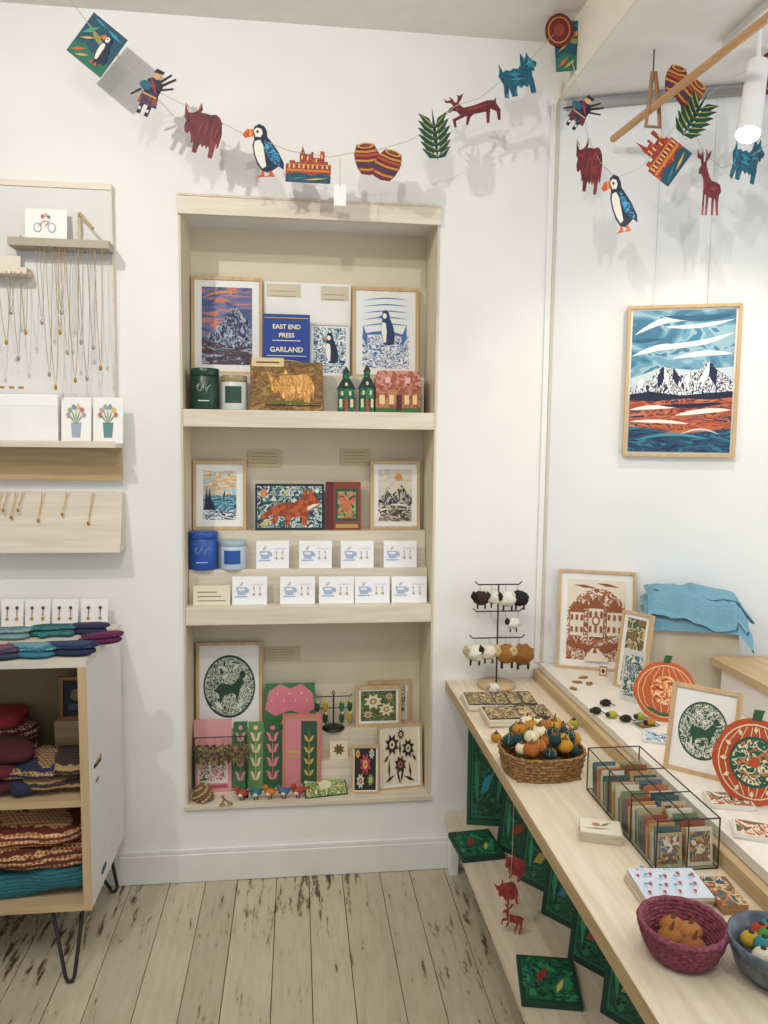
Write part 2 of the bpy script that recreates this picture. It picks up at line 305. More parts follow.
b.art([('#d8c294',rect(.02,.9,.46,1.08)),('#5a4420',rect(.08,.97,.4,1.0))],-w/2,0,w,h,-.002); b.done('highland_cow_gift_box',.001)
def tin(name,u0,u1,vt,y,zb,col,lid=None,label=None,txt=None):
    p,w,h=std(u0,u1,vt,y,zb); r=w/2; b=MB(); c=C(col,.35)
    b.lathe([(0,0),(r*.97,0),(r,.003),(r,h*.8),(r*.98,h*.81)],p,c); L=C(lid or col,.3); b.lathe([(r*1.0,h*.82),(r*1.02,h*.83),(r*1.02,h*.98),(r*.98,h),(0,h)],p,L)
    if label:
        lm=C(label); v=[];k=8
        for i in range(k+1):
            a=math.radians(-90-38+76*i/k); v+=[(p.x+(r+.0008)*math.cos(a),p.y+(r+.0008)*math.sin(a),p.z+h*.2),(p.x+(r+.0008)*math.cos(a),p.y+(r+.0008)*math.sin(a),p.z+h*.68)]
        b.vf(v,[(2*i,2*i+2,2*i+3,2*i+1) for i in range(k)],lm,True)
    if txt:
        t=C(txt); y0=p.y-r-.0012; X=p.x; z=p.z+h*.5; s=r*.5
        b.tube([(X-s,y0,z+s*.3),(X-s*.6,y0,z+s*.7),(X-s*.9,y0,z),(X-s*.5,y0,z-s*.4),(X-s*.2,y0,z+s*.2),(X,y0,z+s*.8),(X-.0,y0,z-s*.1),(X+s*.3,y0,z+s*.3),(X+s*.4,y0,z-s*.6),(X+s*.6,y0,z+s*.2),(X+s,y0,z+s*.5)],.0011,t,5)
        b.box(X-s*.8,X+s*.8,y0-.0005,y0+.001,p.z+h*.2,p.z+h*.225,t)
    b.done(name)
tin('candle_tin',191,219,369,2.60,SH1,'#173a2e',txt='#c8d6cc'); tin('glass_candle',221,247,376,2.60,SH1,'#cfd3cc','#9c8c68','#2a4a3e')
def house(u0,u1,vt,zb,y,tall=True):
    p,w,h=std(u0,u1,vt,y,zb); b=MB(); b.M=T(p); g=N2('#0f4233','#2a7a54',90,.45,.55); d=C('#e0d2a8'); 
    b.box(-w*.42,w*.42,0,w*.7,0,h*.5,g); b.poly([(-w*.5,h*.5),(w*.5,h*.5),(w*.2,h*.72),(-w*.2,h*.72)],w*.7,C('#0c322c'),0)
    b.box(-w*.17,w*.17,w*.18,w*.5,h*.7,h*.85,g); b.poly([(-w*.22,h*.85),(w*.22,h*.85),(0,h)],w*.35,C('#0c322c'),w*.17)
    b.art([(d,rect(.14,.1,.28,.28)),(d,rect(.72,.1,.86,.28)),('#b5452f',rect(.42,0,.58,.28)),(d,rect(.22,.36,.33,.45)),(d,rect(.64,.36,.76,.45)),(d,circ(.5,.6,.08,.04,10))],-w/2,0,w,h,0)
    b.done('house_ornament')
house(337,356,366,SH1,2.58); house(359,376,364,SH1,2.58)
b=MB(); p,w,h=std(376,421,371,2.58,SH1); b.M=T(p,0,0); b.box(-w/2,w/2,0,.045,0,h*.62,N2('#b57a5a','#8f4a35',70,.45,.55)); b.poly([(-w*.53,h*.62),(w*.53,h*.62),(w*.44,h),(-w*.44,h)],.045,N2('#c98a80','#9c5236',80,.45,.55),0)
b.art([('#3f6b3a',rect(0,0,1,.12)),('#e0c98a',rect(.08,.2,.2,.42)),('#e0c98a',rect(.3,.2,.4,.42)),('#4d2720',rect(.46,.05,.58,.42)),('#e0c98a',rect(.64,.2,.74,.42)),('#e0c98a',rect(.82,.2,.92,.42)),('#e2b0a8',rect(.2,.7,.32,.84)),('#e2b0a8',rect(.64,.7,.76,.84))],-w/2,0,w,h,0); b.done('house_gift_box',.001)
# niche section 2
px_frame('framed_seascape_print',192,246,461,2.70,ZA,tilt=4,border=.13,polys=[(NR(['#a9c6d0','#e0d6bc','#d9a05a','#9fc3cf','#e9c58a'],12,(1,1,4),1),rect(0,0,1,1)),(NR(['#16425e','#2d7a94','#8fb9c4','#1b5270'],28,(1,1,4),1,3),ridge(.5,.05,8,3)),('#10283a',[(.05,.3),(.1,.7),(.14,.42),(.2,.66),(.24,.4),(.32,.34),(.36,.2),(0,.2)]),(NR(['#0f2c44','#e0e6e8','#1c5270'],40,(1,1,3),1,3),rect(0,0,1,.2)),('#0f2436',leaf(.6,.4,.66,.62,.03))])
p,w,h=std(255,324,484,2.685,ZA); card('fox_print_box',p,w,h,tilt=4,t=.02,m=C('#1b2a33'),polys=[(NR(['#1b3640','#3d6a6c','#c9d2cc','#16303a','#7fa39c'],38,(1,1,1),1,3),rect(.03,.05,.97,.95)),(N2('#b9562a','#8a3c1c',60,.47,.53),[(.08,.3),(.18,.42),(.3,.55),(.45,.6),(.58,.6),(.68,.72),(.72,.9),(.78,.78),(.82,.93),(.86,.74),(.97,.58),(.9,.5),(.8,.44),(.78,.35),(.74,.1),(.68,.12),(.68,.3),(.6,.27),(.52,.26),(.48,.08),(.43,.1),(.44,.28),(.34,.3),(.28,.12),(.23,.14),(.26,.34),(.2,.3),(.12,.2)]),('#efe0cb',[(.84,.56),(.95,.58),(.86,.5),(.76,.42),(.76,.5)]),('#c9bb6a',leaf(.05,.1,.25,.2,.05)),('#d98a4a',circ(.12,.8,.05,.09,10)),('#c9bb6a',leaf(.4,.75,.5,.92,.03)),('#e9e4d2',circ(.9,.85,.03,.05,8))])
p,w,h=std(326,361,482,2.69,ZA); card('illustrated_notebook',p,w,h,tilt=4,t=.015,m=C('#8a3f35'),polys=[('#5f2526',rect(0,0,.22,1)),('#2a5040',rect(.28,.18,.92,.86)),(NR(['#2a5040','#8fae6a','#c96a4a','#2a5040'],50,(1,1,1),1,3),rect(.34,.24,.86,.8)),('#c9704a',circ(.6,.52,.13,.12,8)),('#b9945a',rect(.28,.04,.92,.12))])
px_frame('framed_loch_print',371,421,461,2.70,ZA,tilt=4,border=.1,polys=[(NR(['#d6cfc0','#c2c2be','#dcd2bc'],8,(1,1,3),1),rect(0,0,1,1)),('#d98a3a',circ(.6,.84,.1,.07)),(NR(['#20262e','#39424e','#c9c3b4','#232b38'],24,(1.5,1,1),2,3),[(0,.4),(.15,.5),(.25,.62),(.4,.5),(.55,.6),(.7,.7),(.85,.55),(1,.45),(1,.25),(0,.25)]),(NR(['#20262e','#d9cdb8','#6d5a4a','#20262e','#e6e0d0'],30,(1,1,2),1.5,3),rect(0,0,1,.32)),('#eef0f0',swoosh(.3,.3,1,.26,.03))])
def note(u0,u1,v0,v1):
    a=py(u0,v0,NB-.003); c=py(u1,v1,NB-.003); b=MB(); b.M=T(((a.x+c.x)/2,NB-.004,c.z)); w=c.x-a.x; h=a.z-c.z
    b.box(-w/2,w/2,0,.001,0,h,C('#cdbd9a')); b.art([('#a0937a',rect(.1,.2+.2*i,.85,.24+.2*i)) for i in range(4)],-w/2,0,w,h,0); b.done('shelf_price_note')
note(248,282,450,467); note(341,369,449,466); note(265,300,647,660)
tin('candle_tin',189,218,531,2.632,ZB,'#2454a5',txt='#9fc0ea') 
tin('glass_candle',220,246,540,2.632,ZB,'#bcd0e0','#a9bccc','#2454a5')
def ecard(u0,u1,vt,y,zb):
    p,w,h=std(u0,u1,vt,y,zb); b=MB(); b.M=T(p,random.uniform(-2,2),8); b.box(-w/2,w/2,0,.002,0,h,C('#f0f1f4',.5))
    bl='#a3b6d2'; b.art([(bl,[(.1,.62),(.42,.62),(.38,.34),(.16,.34)]),('#f0f1f4',[(.16,.57),(.36,.57),(.34,.5),(.18,.5)]),(bl,circ(.44,.5,.05,.09,8)),(bl,rect(.08,.27,.44,.31)),('#c9b6c0',leaf(.2,.64,.32,.82,.04)),('#dfe5ee',rect(.55,.7,.9,.76))],-w/2,0,w,h,0)
    for x in (.62,.8):
        X=-w/2+w*x; b.ball((X,-.0035,h*.6),.0022,GOLD,nu=8,nv=5); b.tube([(X,-.003,h*.58),(X,-.0035,h*.45)],.0007,GOLD,5); b.ball((X,-.004,h*.38),.0035,C('#b9a774',.3,.5),1,.5,1.3,nu=8,nv=5)
    b.done('earring_card')
for u in (256,299,341,384): ecard(u,u+33,541,2.618,ZB)
for u in (232,280,319,355,392): ecard(u,u+35,577,2.56,SH2)
p,w,h=std(193,230,586,2.56,SH2); card('price_card',p,w,h,tilt=8,m=C('#e0d8c2'),polys=[('#8d8675',rect(.1,.2+.22*i,.88-.12*i,.25+.22*i)) for i in range(3)])
# niche section 3
def wreath(c1,c2,k=40): return [(c1,circ(.5,.5,.5,.42,32)),(NR([c1,c2,c1,c2,c1],k*1.3,(1,1,1),1.5,3),circ(.5,.5,.47,.39,32)),(c1,[(.2,.45),(.35,.55),(.55,.52),(.7,.62),(.78,.58),(.7,.45),(.66,.3),(.6,.42),(.4,.38),(.32,.26),(.3,.4)]),(c1,circ(.75,.66,.06,.05,8)),(c2,leaf(.2,.3,.4,.2,.03)),(c2,leaf(.8,.3,.6,.2,.03)),(c2,leaf(.3,.78,.5,.7,.03)),(c2,leaf(.7,.8,.55,.72,.03)),(c2,circ(.4,.63,.03,.025,8))]
px_frame('framed_green_wreath_print',195,262,644,2.69,ZC,tilt=4,border=.06,polys=wreath('#213f2f','#d8dccb'))
p,w,h=std(265,315,685,2.69,ZC); card('strawberry_card',p,w,h,tilt=5,m=C('#387a48'),t=.01,polys=[('#d97f8a',[(0,.45),(.08,.85),(.3,1),(.5,.9),(.72,1),(.95,.8),(1,.45),(.8,.3),(.5,.42),(.2,.3)])]+[('#f0cfc6',leaf(x,.6+.15*(i%2),x+.02,.68+.15*(i%2),.012)) for i,x in enumerate((.12,.24,.36,.48,.6,.72,.84))]+[('#1f5a3a',rect(0,0,1,.16)),('#d9c25a',leaf(.3,.1,.5,.35,.05)),('#8fb05a',leaf(.6,.05,.7,.35,.05))])
def flower(cx,cz,r,c,c2): return [(c,[(cx+r*(1 if i%2 else .6)*math.cos(i*math.pi/8),cz+r*(1 if i%2 else .6)*math.sin(i*math.pi/8)) for i in range(16)]),(c2,circ(cx,cz,r*.38,r*.38,10)),(c,circ(cx,cz,r*.16,r*.16,8))]
px_frame('framed_flower_print',369,411,682,2.725,ZC,tilt=2,border=.05,polys=[(NR(['#e0d8c2','#4a5a3a','#e6dfcc','#8a6a4a'],45,(1,1,1),1,3),rect(0,0,1,1))])
px_frame('framed_flower_print',356,402,687,2.69,ZC,tilt=4,border=.05,polys=[(NR(['#4f5d35','#77824a','#3a4728','#5d6b3f'],40,(1,1,1),1,3),rect(0,0,1,1))]+flower(.35,.65,.28,'#e2dac2','#b5923e')+flower(.72,.38,.24,'#e2dac2','#b5923e')+flower(.2,.22,.15,'#cdbb94','#7a3a2a')+flower(.8,.82,.12,'#cdbb94','#7a3a2a'))
px_frame('framed_black_flower_card',379,424,727,2.585,SH3,yaw=6,tilt=6,border=.05,fw=.006,polys=[('#e2d5bd',rect(0,0,1,1))]+[('#2a2523',leaf(x,y,x2,y2,.03)) for x,y,x2,y2 in ((.5,.0,.4,.3),(.5,0,.62,.35),(.2,.1,.2,.5),(.8,.1,.75,.4),(.1,.05,.35,.18),(.9,.05,.6,.15),(.5,.5,.5,.8),(.05,.4,.2,.55),(.95,.4,.82,.55))]+flower(.28,.72,.2,'#2a2523','#d9c9a8')+flower(.72,.64,.18,'#2a2523','#d9c9a8')+flower(.5,.36,.17,'#2a2523','#b5643f')+flower(.52,.9,.1,'#2a2523','#d9c9a8'))
px_frame('framed_black_flower_card',352,379,748,2.56,SH3,yaw=-4,tilt=6,border=.05,fw=.005,polys=[('#2a2523',rect(0,0,1,1))]+flower(.5,.62,.28,'#b5405f','#e0bb5a')+flower(.28,.22,.2,'#d6d0c0','#b5405f')+flower(.75,.25,.17,'#7a9a5a','#e0bb5a')+flower(.8,.88,.14,'#d6d0c0','#7a9a5a')+flower(.15,.88,.12,'#e0bb5a','#b5405f'))
p,w,h=std(193,231,722,2.62,SH3); card('pink_greeting_card',p,w,h,tilt=6,m=C('#d79a9a'),polys=[('#e6dccf',rect(.1,.12,.9,.5)),('#b9525f',rect(.1,.05,.9,.1)),(NR(['#e6dccf','#b9525f','#e6dccf','#4a6a4a'],60,(1,1,1),1,3),rect(.15,.16,.85,.46))])
for u0,u1,c,a in ((233,247,'#356f46','#d79a9a'),(248,263,'#5f8c50','#e6cfa6'),(264,281,'#2a603d','#d97f8a')):
    p,w,h=std(u0,u1,724,2.62,SH3); card('slim_greeting_card',p,w,h,tilt=5,m=C(c),t=.006,polys=[(a,leaf(.5,.1,.5,.9,.03))]+[(a,leaf(.5,y,.5+s*.38,y+.14,.06)) for y in (.15,.35,.55,.72) for s in (-1,1)]+[(a,circ(.5,.92,.16,.035,8))])
p,w,h=std(282,321,717,2.60,SH3); card('pink_illustrated_book',p,w,h,yaw=-4,tilt=5,t=.018,m=C('#c9757f'),polys=[('#b98a3a',rect(.05,.03,.95,.97)),('#d0828b',rect(.08,.05,.92,.95)),('#2b5238',rect(.48,.1,.9,.92)),('#c9a95a',rect(.14,.5,.44,.53)),('#c9a95a',rect(.14,.44,.4,.46))]+[('#c9a95a',leaf(.69,y,.69+s*.14,y+.09,.03)) for y in (.2,.35,.5,.65) for s in (-1,1)]+[('#c9a95a',leaf(.69,.15,.69,.85,.012))])
p,w,h=std(330,348,742,2.625,SH3+.1); card('small_gift_card',p,w,h,tilt=5,m=C('#e0d3bc'),polys=flower(.5,.55,.35,'#7a5a30','#2a603d'))
b=MB(); y=2.585; a=py(193,738,y); c=py(247,738,y); z=a.z
b.tube([(a.x,y,z),(c.x,y,z)],.002,BLK); b.cyl((a.x+.004,y,SH3),(a.x+.004,y,z),.0025,.0025,BLK,8); b.cyl((c.x-.004,y,SH3),(c.x-.004,y,z),.0025,.0025,BLK,8)
b.box(a.x-.004,a.x+.012,y-.02,y+.02,SH3,SH3+.004,BLK); b.box(c.x-.012,c.x+.004,y-.02,y+.02,SH3,SH3+.004,BLK)
for i in range(10):
    X=a.x+.012+(c.x-a.x-.024)*i/9; b.M=T((X,y-.005-.003*(i%2),z-.094),0,0,random.uniform(-4,20))
    b.poly([(0,-.004),(.010,.012),(.015,.035),(.012,.058),(.004,.070),(-.006,.068),(-.018,.056),(-.009,.052),(-.010,.03),(-.006,.01)],.004,N2('#3a3226','#7d6a42',90,.45,.55)); b.ball((-.003,-.001,.058),.002,C('#e6d9b0'),nu=6,nv=4); b.tube([(0,.002,.064),(0,.006,.092)],.0008,GOLD,5)
    b.M=Matrix.Identity(4)
b.done('bird_keyring_rack')
def rack(p,h,w,tiers,name,items,seed=1,yaw=0):
    r=random.Random(seed); b=MB(); b.M=T(p,yaw)
    b.lathe([(0,0),(w*.3,0),(w*.3,.006),(w*.05,.01)],(0,0,0),BLK); b.cyl((0,0,0),(0,0,h),.003,.003,BLK,8); b.tube([(-.006,0,h),(0,0,h+.012),(.006,0,h)],.002,BLK)
    for t in range(tiers):
        z=h*(1-.33*t) - .01; b.tube([(-w/2,0,z+.008),(-w/2+.006,0,z),(w/2-.006,0,z),(w/2,0,z+.008)],.002,BLK)
        k=5
        for i in range(k):
            X=-w/2+.008+(w-.016)*i/(k-1); 
            if abs(X)<.006: continue
            b.tube([(X,0,z),(X,-.005,z-.014)],.001,GOLD,5); items(b,Vector((X,-.006,z-.014)),r,t,i)
    b.M=Matrix.Identity(4); return b.done(name)
def birdear(b,p,r,t,i):
    c=C(['#1f4a35','#b8921f','#223a2a','#2f6b45'][(i+t)%4]); b.ball(p+Vector((0,0,-.021)),.012,c,.8,.5,1.8,nu=8,nv=6); b.ball(p+Vector((.003,-.001,-.004)),.006,C('#c9c05a'),nu=8,nv=5)
p,w,h=std(315,352,692,2.685,ZC); rack(p,h*.95,w,2,'bird_earring_stand',birdear)
p=pz(204,797,SH3); b=MB(); 
for i in range(70):
    a=i*2.4; t=i/70; rr=.032*math.sqrt(1-t*.95); q=Vector((p.x+rr*math.cos(a),2.565+rr*math.sin(a),SH3+.007+t*.048)); b.ball(q,.009,C('#7d5d3c' if i%2 else '#b59a70'),1,1,.45,nu=7,nv=4)
b.done('pine_cone')
b=MB(); bx=py(224,793,2.555); b.M=Tf((bx.x,2.555,SH3+.003),15)
for s in (-1,1): b.tube([(s*.004,.0,.03),(0,-.002,0),(-s*.012,-.002,-.03),(-s*.02,-.002,-.045)],.0018,GOLD); b.tube([(-s*.013+.008*math.cos(k*.7),-.002,-.045+.01*math.sin(k*.7)) for k in range(9)],.0018,GOLD,6)
b.done('embroidery_scissors')
cols=['#a83c30','#256c7b','#c0742e','#336c96','#a83c30']
for i in range(5):
    q=py(242+14*i,794,2.545); b=MB(); b.M=T((q.x,2.545,SH3+.0005),random.uniform(-15,15))@Matrix.Scale(1.25,4); c=C(cols[i]); 
    b.cyl((-.004,0,0),(-.004,0,.014),.001,.001,BLK,6); b.cyl((.004,0,0),(.004,0,.014),.001,.001,BLK,6); b.ball((0,0,.022),.013,c,1.3,.8,.8,nu=12,nv=8); b.ball((-.013,0,.034),.008,c,nu=10,nv=7); b.cyl((-.02,0,.034),(-.027,0,.033),.0025,.0003,C('#e0a13a'),8)
    b.ball((-.003,-.006,.019),.008,C('#e0d7c2'),1,.7,.8,nu=10,nv=6); b.poly([(.012,.022),(.034,.03),(.034,.036),(.012,.03)],.004,c,-.002); b.done('wooden_bird_ornament')
q=py(327,792,2.55); b=MB(); b.M=T((q.x,2.548,SH3+.003),8,62); b.box(-.075,.075,0,.010,0,.095,C('#2a5036')); b.art([(NR(['#cfc48a','#2f6b3f','#a9b86a','#245236','#dcd3a0'],50,(1,1,1),1,3),rect(.03,.03,.97,.97)),('#d6d0b0',circ(.5,.5,.16,.2,12))],-.075,0,.15,.095,0); b.done('floral_card_pack')

# =============== LEFT DISPLAY BOARD
XB=py(114,350,W-.02).x; zt=py(60,186,W).z; zb=py(60,480,W).z
b=MB(); b.box(-1.5,XB,W-.02,W-.0005,zb,zt-.012,N2('#d5d3d0','#dddbd8',2,.3,.7)); b.box(-1.5,XB+.004,W-.024,W-.0005,zt-.012,zt+.006,PLYX); b.box(XB-.002,XB+.003,W-.022,W-.0005,zb,zt,PLYX)
zs=py(60,447,W-.02).z; b.box(-1.5,XB+.02,W-.032,W-.02,zb,zs,wood('#ad9369','#c2a980','x'))
b.box(-1.5,XB+.022,W-.12,W-.032,zs,zs+.012,PLYX); b.box(-1.5,XB+.022,W-.124,W-.12,zs,zs+.020,PLYX); b.done('jewellery_display_board',.001)
a=py(12,244,W-.05); c=py(112,244,W-.05)
b=MB(); b.box(a.x,c.x,W-.09,W-.024,a.z-.012,a.z+.012,C('#a89d8a',.5)); b.box(a.x+.02,a.x+.035,W-.09,W-.024,a.z+.012,a.z+.02,PLYX)
b.tube([(c.x-.1,W-.024,a.z+.10),(c.x-.08,W-.1,a.z+.085),(c.x-.04,W-.11,a.z+.04)],.005,wood('#a88f6a','#c2ab86','x'),8); b.cyl((c.x-.10,W-.03,a.z+.012),(c.x-.10,W-.03,a.z+.10),.006,.006,PLYZ,8); b.done('necklace_bracket_shelf',.001)
p,w,h=std(24,66,208,W-.06,a.z+.012); card('bicycle_card',p,w,h,tilt=6,polys=[('#8f9dae',circ(.3,.4,.1,.16,14)),('#ecebe8',circ(.3,.4,.075,.125,14)),('#8f9dae',circ(.64,.4,.1,.16,14)),('#ecebe8',circ(.64,.4,.075,.125,14)),('#b55a5a',leaf(.3,.4,.45,.62,.012)),('#b55a5a',leaf(.45,.4,.62,.64,.012)),('#b55a5a',leaf(.36,.6,.62,.6,.012)),('#b55a5a',circ(.42,.75,.04,.06,10)),('#d9a25a',circ(.5,.8,.04,.05,8)),('#5a8a6a',circ(.57,.74,.04,.05,8))])
a2=py(-20,271,W-.05); c2=py(30,271,W-.05); b=MB(); b.box(-1.45,c2.x,W-.08,W-.024,a2.z-.01,a2.z+.01,PLYX); b.done('necklace_bracket_shelf',.001)
p,w,h=std(-10,20,255,W-.05,a2.z+.01); card('price_card',p,w,h,tilt=6,m=C('#e0d5c6'))
def neck(b,u,v0,v1,wd,y,col,pend='drop'):
    t=py(u,v0,y); k=py(u,v1,y); L=t.z-k.z; pts=[]
    for i in range(13):
        s=-1+2*i/12; pts.append((t.x+wd*s,y,t.z-L*(1-abs(s)**1.6)))
    b.tube(pts,.0009,col,5)
    for s in (-1,1): b.tube([(t.x+wd*s,y,t.z),(t.x+wd*s,y+.02,t.z+.012)],.0009,col,5)
    b.ball((t.x,y-.001,k.z-.006),.007,col,.7,.35,1.3,nu=8,nv=6)
b=MB()
for i,(u,v1,wd,cl) in enumerate(((40,320,.012,SIL),(46,372,.018,SIL),(52,385,.02,GOLD),(58,330,.012,GOLD),(65,350,.016,SIL),(72,378,.02,GOLD),(79,340,.011,SIL),(84,376,.018,SIL),(91,345,.012,SIL),(98,366,.012,GOLD),(60,310,.014,SIL))): neck(b,u,250,v1,wd,W-.094-.002*(i%3),cl)
b.done('necklace_set')
b=MB()
for i,(u,v1,wd,cl) in enumerate(((4,340,.02,GOLD),(10,310,.012,SIL),(16,356,.014,SIL),(24,330,.01,GOLD),(-8,360,.02,SIL))): neck(b,u,272,v1,wd,W-.084-.002*(i%2),cl)
b.done('necklace_set')
ys=W-.075
b=MB(); p,w,h=std(-40,57,394,ys,zs+.012); b.M=T(p); b.box(-w/2,w/2,0,.045,0,h*.96,C('#f0f0ef',.5)); b.box(-w/2-.001,w/2+.001,-.001,.046,h*.75,h,C('#f4f4f3',.5)); b.done('white_jewellery_box',.003)
b=MB(); q=py(10,389,ys); b.M=T((q.x,ys+.02,q.z)); 
for i in range(3): b.ball((-.03+.028*i,0,.006),.006,GOLD,1.5,1,.7,nu=8,nv=5)
b.done('stud_earring_set')
for k,(u0,u1) in enumerate(((60,90),(92,122))):
    p,w,h=std(u0,u1,397,ys,zs+.013); cl=['#b99ab0','#c96a5a','#e0bb5a','#7a9ac0','#8fae7a']
    card('earring_gift_card',p,w,h,tilt=6,polys=[('#5f8a8a' if k else '#9aa8b8',[(.36,.12),(.64,.12),(.68,.45),(.32,.45)])]+[('#6d8f5a',leaf(.5,.42,.5+.3*math.cos(t),.6+.22*math.sin(t),.02)) for t in (.3,1.0,1.6,2.2,2.9)]+[(cl[(i+k)%5],circ(.5+.26*math.cos(t),.6+.2*math.sin(t),.07,.055,8)) for i,t in enumerate((.1,.7,1.3,1.9,2.5,3.1))])
zp1=py(60,492,W-.03).z; zp0=py(60,552,W-.06).z
b=MB(); b.vf([(-1.5,W-.03,zp1),(XB+.02,W-.03,zp1),(XB+.02,W-.085,zp0),(-1.5,W-.085,zp0),(-1.5,W-.0005,zp1),(XB+.02,W-.0005,zp1),(XB+.02,W-.0005,zp0),(-1.5,W-.0005,zp0)],[(0,1,2,3),(4,7,6,5),(0,4,5,1),(3,2,6,7),(1,5,6,2),(0,3,7,4)],wood('#c8bdaa','#d9d0c1','x')); b.done('slanted_necklace_panel',.002)
b=MB()
for i,u in enumerate((2,9,17,24,44,68,94)):
    v1=[512,508,515,508,518,512,521][i]; t=py(u,494,W-.032); k=py(u-5,v1,W-.055); 
    for s in (-.004,.004): b.tube([(t.x+s,W-.033,zp1-.002),(k.x,W-.064,k.z)],.0008,GOLD,5)
    b.ball((k.x,W-.064,k.z-.006),.005,GOLD,.9,.4,1.4,nu=8,nv=6)
b.done('pendant_set')

# =============== LEFT CABINET
CX=-.57; CY0=2.10; CZ0=.18; CZ1=.90
b=MB(); cw=C('#dfdedc',.5); pw_=wood('#b59a72','#cbb28c','x')
b.box(CX-.02,CX,CY0+.004,W-.02,CZ0,CZ1-.0225,cw); b.box(CX-.022,CX+.0008,CY0,CY0+.0038,CZ0,CZ1-.0225,wood('#b59a72','#cbb28c','z'))
b.box(-1.5,CX+.001,CY0,W-.02,CZ1-.022,CZ1,wood('#cbc2b4','#dcd4c7','x')); b.box(-1.5,CX-.0225,CY0,W-.02,CZ0,CZ0+.02,pw_); zm=py(50,803,CY0).z; b.box(-1.5,CX-.0225,CY0+.01,W-.031,zm-.02,zm,pw_)
b.box(-1.5,-1.48,CY0,W-.02,CZ0+.02,CZ1-.022,cw); b.box(-1.48,CX-.0225,W-.03,W-.02,CZ0+.02,CZ1-.022,C('#8a765a',.6))
def hairp(x,y,fx,fy):
    b.tube([(x-.055,y,CZ0),(fx-.012,fy,.02),(fx-.006,fy,.006),(fx+.006,fy,.006),(fx+.012,fy,.02),(x+.03,y+.03,CZ0)],.0055,BLK,8)
    b.box(x-.065,x+.04,y-.02,y+.045,CZ0-.004,CZ0-.0005,BLK)
hairp(CX-.07,CY0+.05,CX-.05,CY0-.045); hairp(CX-.07,W-.1,CX-.03,W-.055); hairp(-1.4,CY0+.05,-1.43,CY0-.045); hairp(-1.4,W-.1,-1.43,W-.055)
b.done('shelving_cabinet')
def pile(name,u0,u1,v0,v1,y,zb,layers,d=.26):
    p0=py(u0,v1,y); p1=py(u1,v1,y); w=p1.x-p0.x; h=py((u0+u1)/2,v0,y).z-zb; cx=(p0.x+p1.x)/2; b=MB(); k=len(layers); hh=h/k
    for i,(m,dx,ws,mul) in enumerate(layers):
        b.soft((cx+dx*w,y+d/2,zb+hh*(i+.5)+.003),(w/2*ws,d/2*mul,hh*.56),m,.55,.26,11,Matrix.Rotation(.04*math.sin(i*5+u1),3,'Y'),seed=i+u1,nu=56,nv=22)
    return b.done(name)
# slouchy hat lying on its side: crown + ribbed cuff
def hat(b,c,L,Wd,H,m,mc,yaw,seed,roll=0):
    rot=Matrix.Rotation(math.radians(yaw),3,'Z')@Matrix.Rotation(math.radians(roll),3,'Y')
    b.soft(c,(L*.5,Wd*.5,H*.5),m,.8,.30,14,rot,seed,40,18)
    b.soft(Vector(c)+rot@Vector((-L*.36,0,-H*.02)),(L*.17,Wd*.46,H*.50),mc,.62,.10,30,rot,seed+3,36,14)
FT=knit('#24606a','#1d4a52','#2f6f78',220); KO=knit('#c9a878','#8a4526','#5b2c1c'); KR=knit('#b9744a','#d9c094','#742e20'); KB=knit('#54391f','#23283a','#a8895f'); KN=knit('#6b4c2c','#b0906a','#242b48'); KM=knit('#8f2a2e','#d0c2aa','#641a28')
MA=C('#4b1a22',.95,0,.7,160); MB2=C('#641f29',.95,0,.7,160); TLK=C('#235660',.95,0,.7,160); NV=C('#252c44',.95,0,.7,160)
pile('folded_teal_sweater',-40,92,876,900,CY0+.03,CZ0+.022,[(FT,0,1,1)])
pile('fair_isle_sweater_stack',-40,90,836,876,CY0+.035,CZ0+.022+(py(25,876,CY0+.03).z-CZ0-.022)+.004,[(KO,-.01,.97,1),(KR,.03,.86,.92)])
def hz(v): return py(50,v,CY0+.08).z
b=MB(); zq=zm+.001
for u,hh_,zz,L,m,mc,yaw in ((60,.05,.026,.24,KB,NV,8),(36,.045,.062,.19,KN,MA,-14),(70,.04,.070,.17,KB,KN,20)):
    q=py(u,780,CY0+.12); hat(b,(q.x,CY0+.125,zq+zz),L,.19,hh_,m,mc,yaw,u)
b.done('fair_isle_hat_pile')
b=MB()
for u,zz,L,m,mc,yaw in ((-18,.026,.25,MA,MB2,4),(-8,.066,.22,MB2,MA,-12),(0,.104,.18,MA,MB2,12),(-30,.10,.18,KM,MA,5)):
    q=py(u,780,CY0+.12); hat(b,(q.x,CY0+.12,zq+zz),L,.19,.05,m,mc,yaw,u+50)
b.done('maroon_hat_pile')
pile('patterned_scarf_stack',-60,30,718,772,CY0+.255,zm+.001,[(KM,0,1,1),(KM,0,.95,1),(C('#a8393a',.95,0,.5,160),-.05,.8,1)],.14)
b=MB()
for u,m,yaw,zz in ((18,TLK,20,.0),(34,NV,-15,.02)):
    q=py(u,850,CY0+.12)
b.bm.free()
p,w,h=std(58,90,678,W-.12,zm+.12); b=MB(); b.box(p.x-.06,p.x+.06,W-.13,W-.035,zm+.001,zm+.12,pw_); b.done('display_block'); framed('framed_dark_print',p,w,h,tilt=5,fm=C('#9c6428',.4),border=.1,paper=C('#2c2c32'),polys=[('#1f2730',rect(0,0,1,1)),('#8a7a5a',circ(.5,.6,.3,.2,10)),('#4a5a6a',rect(.1,.1,.9,.3))])
b=MB(); q=py(58,912,2.30); rr_=random.Random(3); rf=C('#8a7a55',.9)
b.box(q.x-.05,q.x+.05,2.28,2.32,CZ0-.012,CZ0-.001,rf)
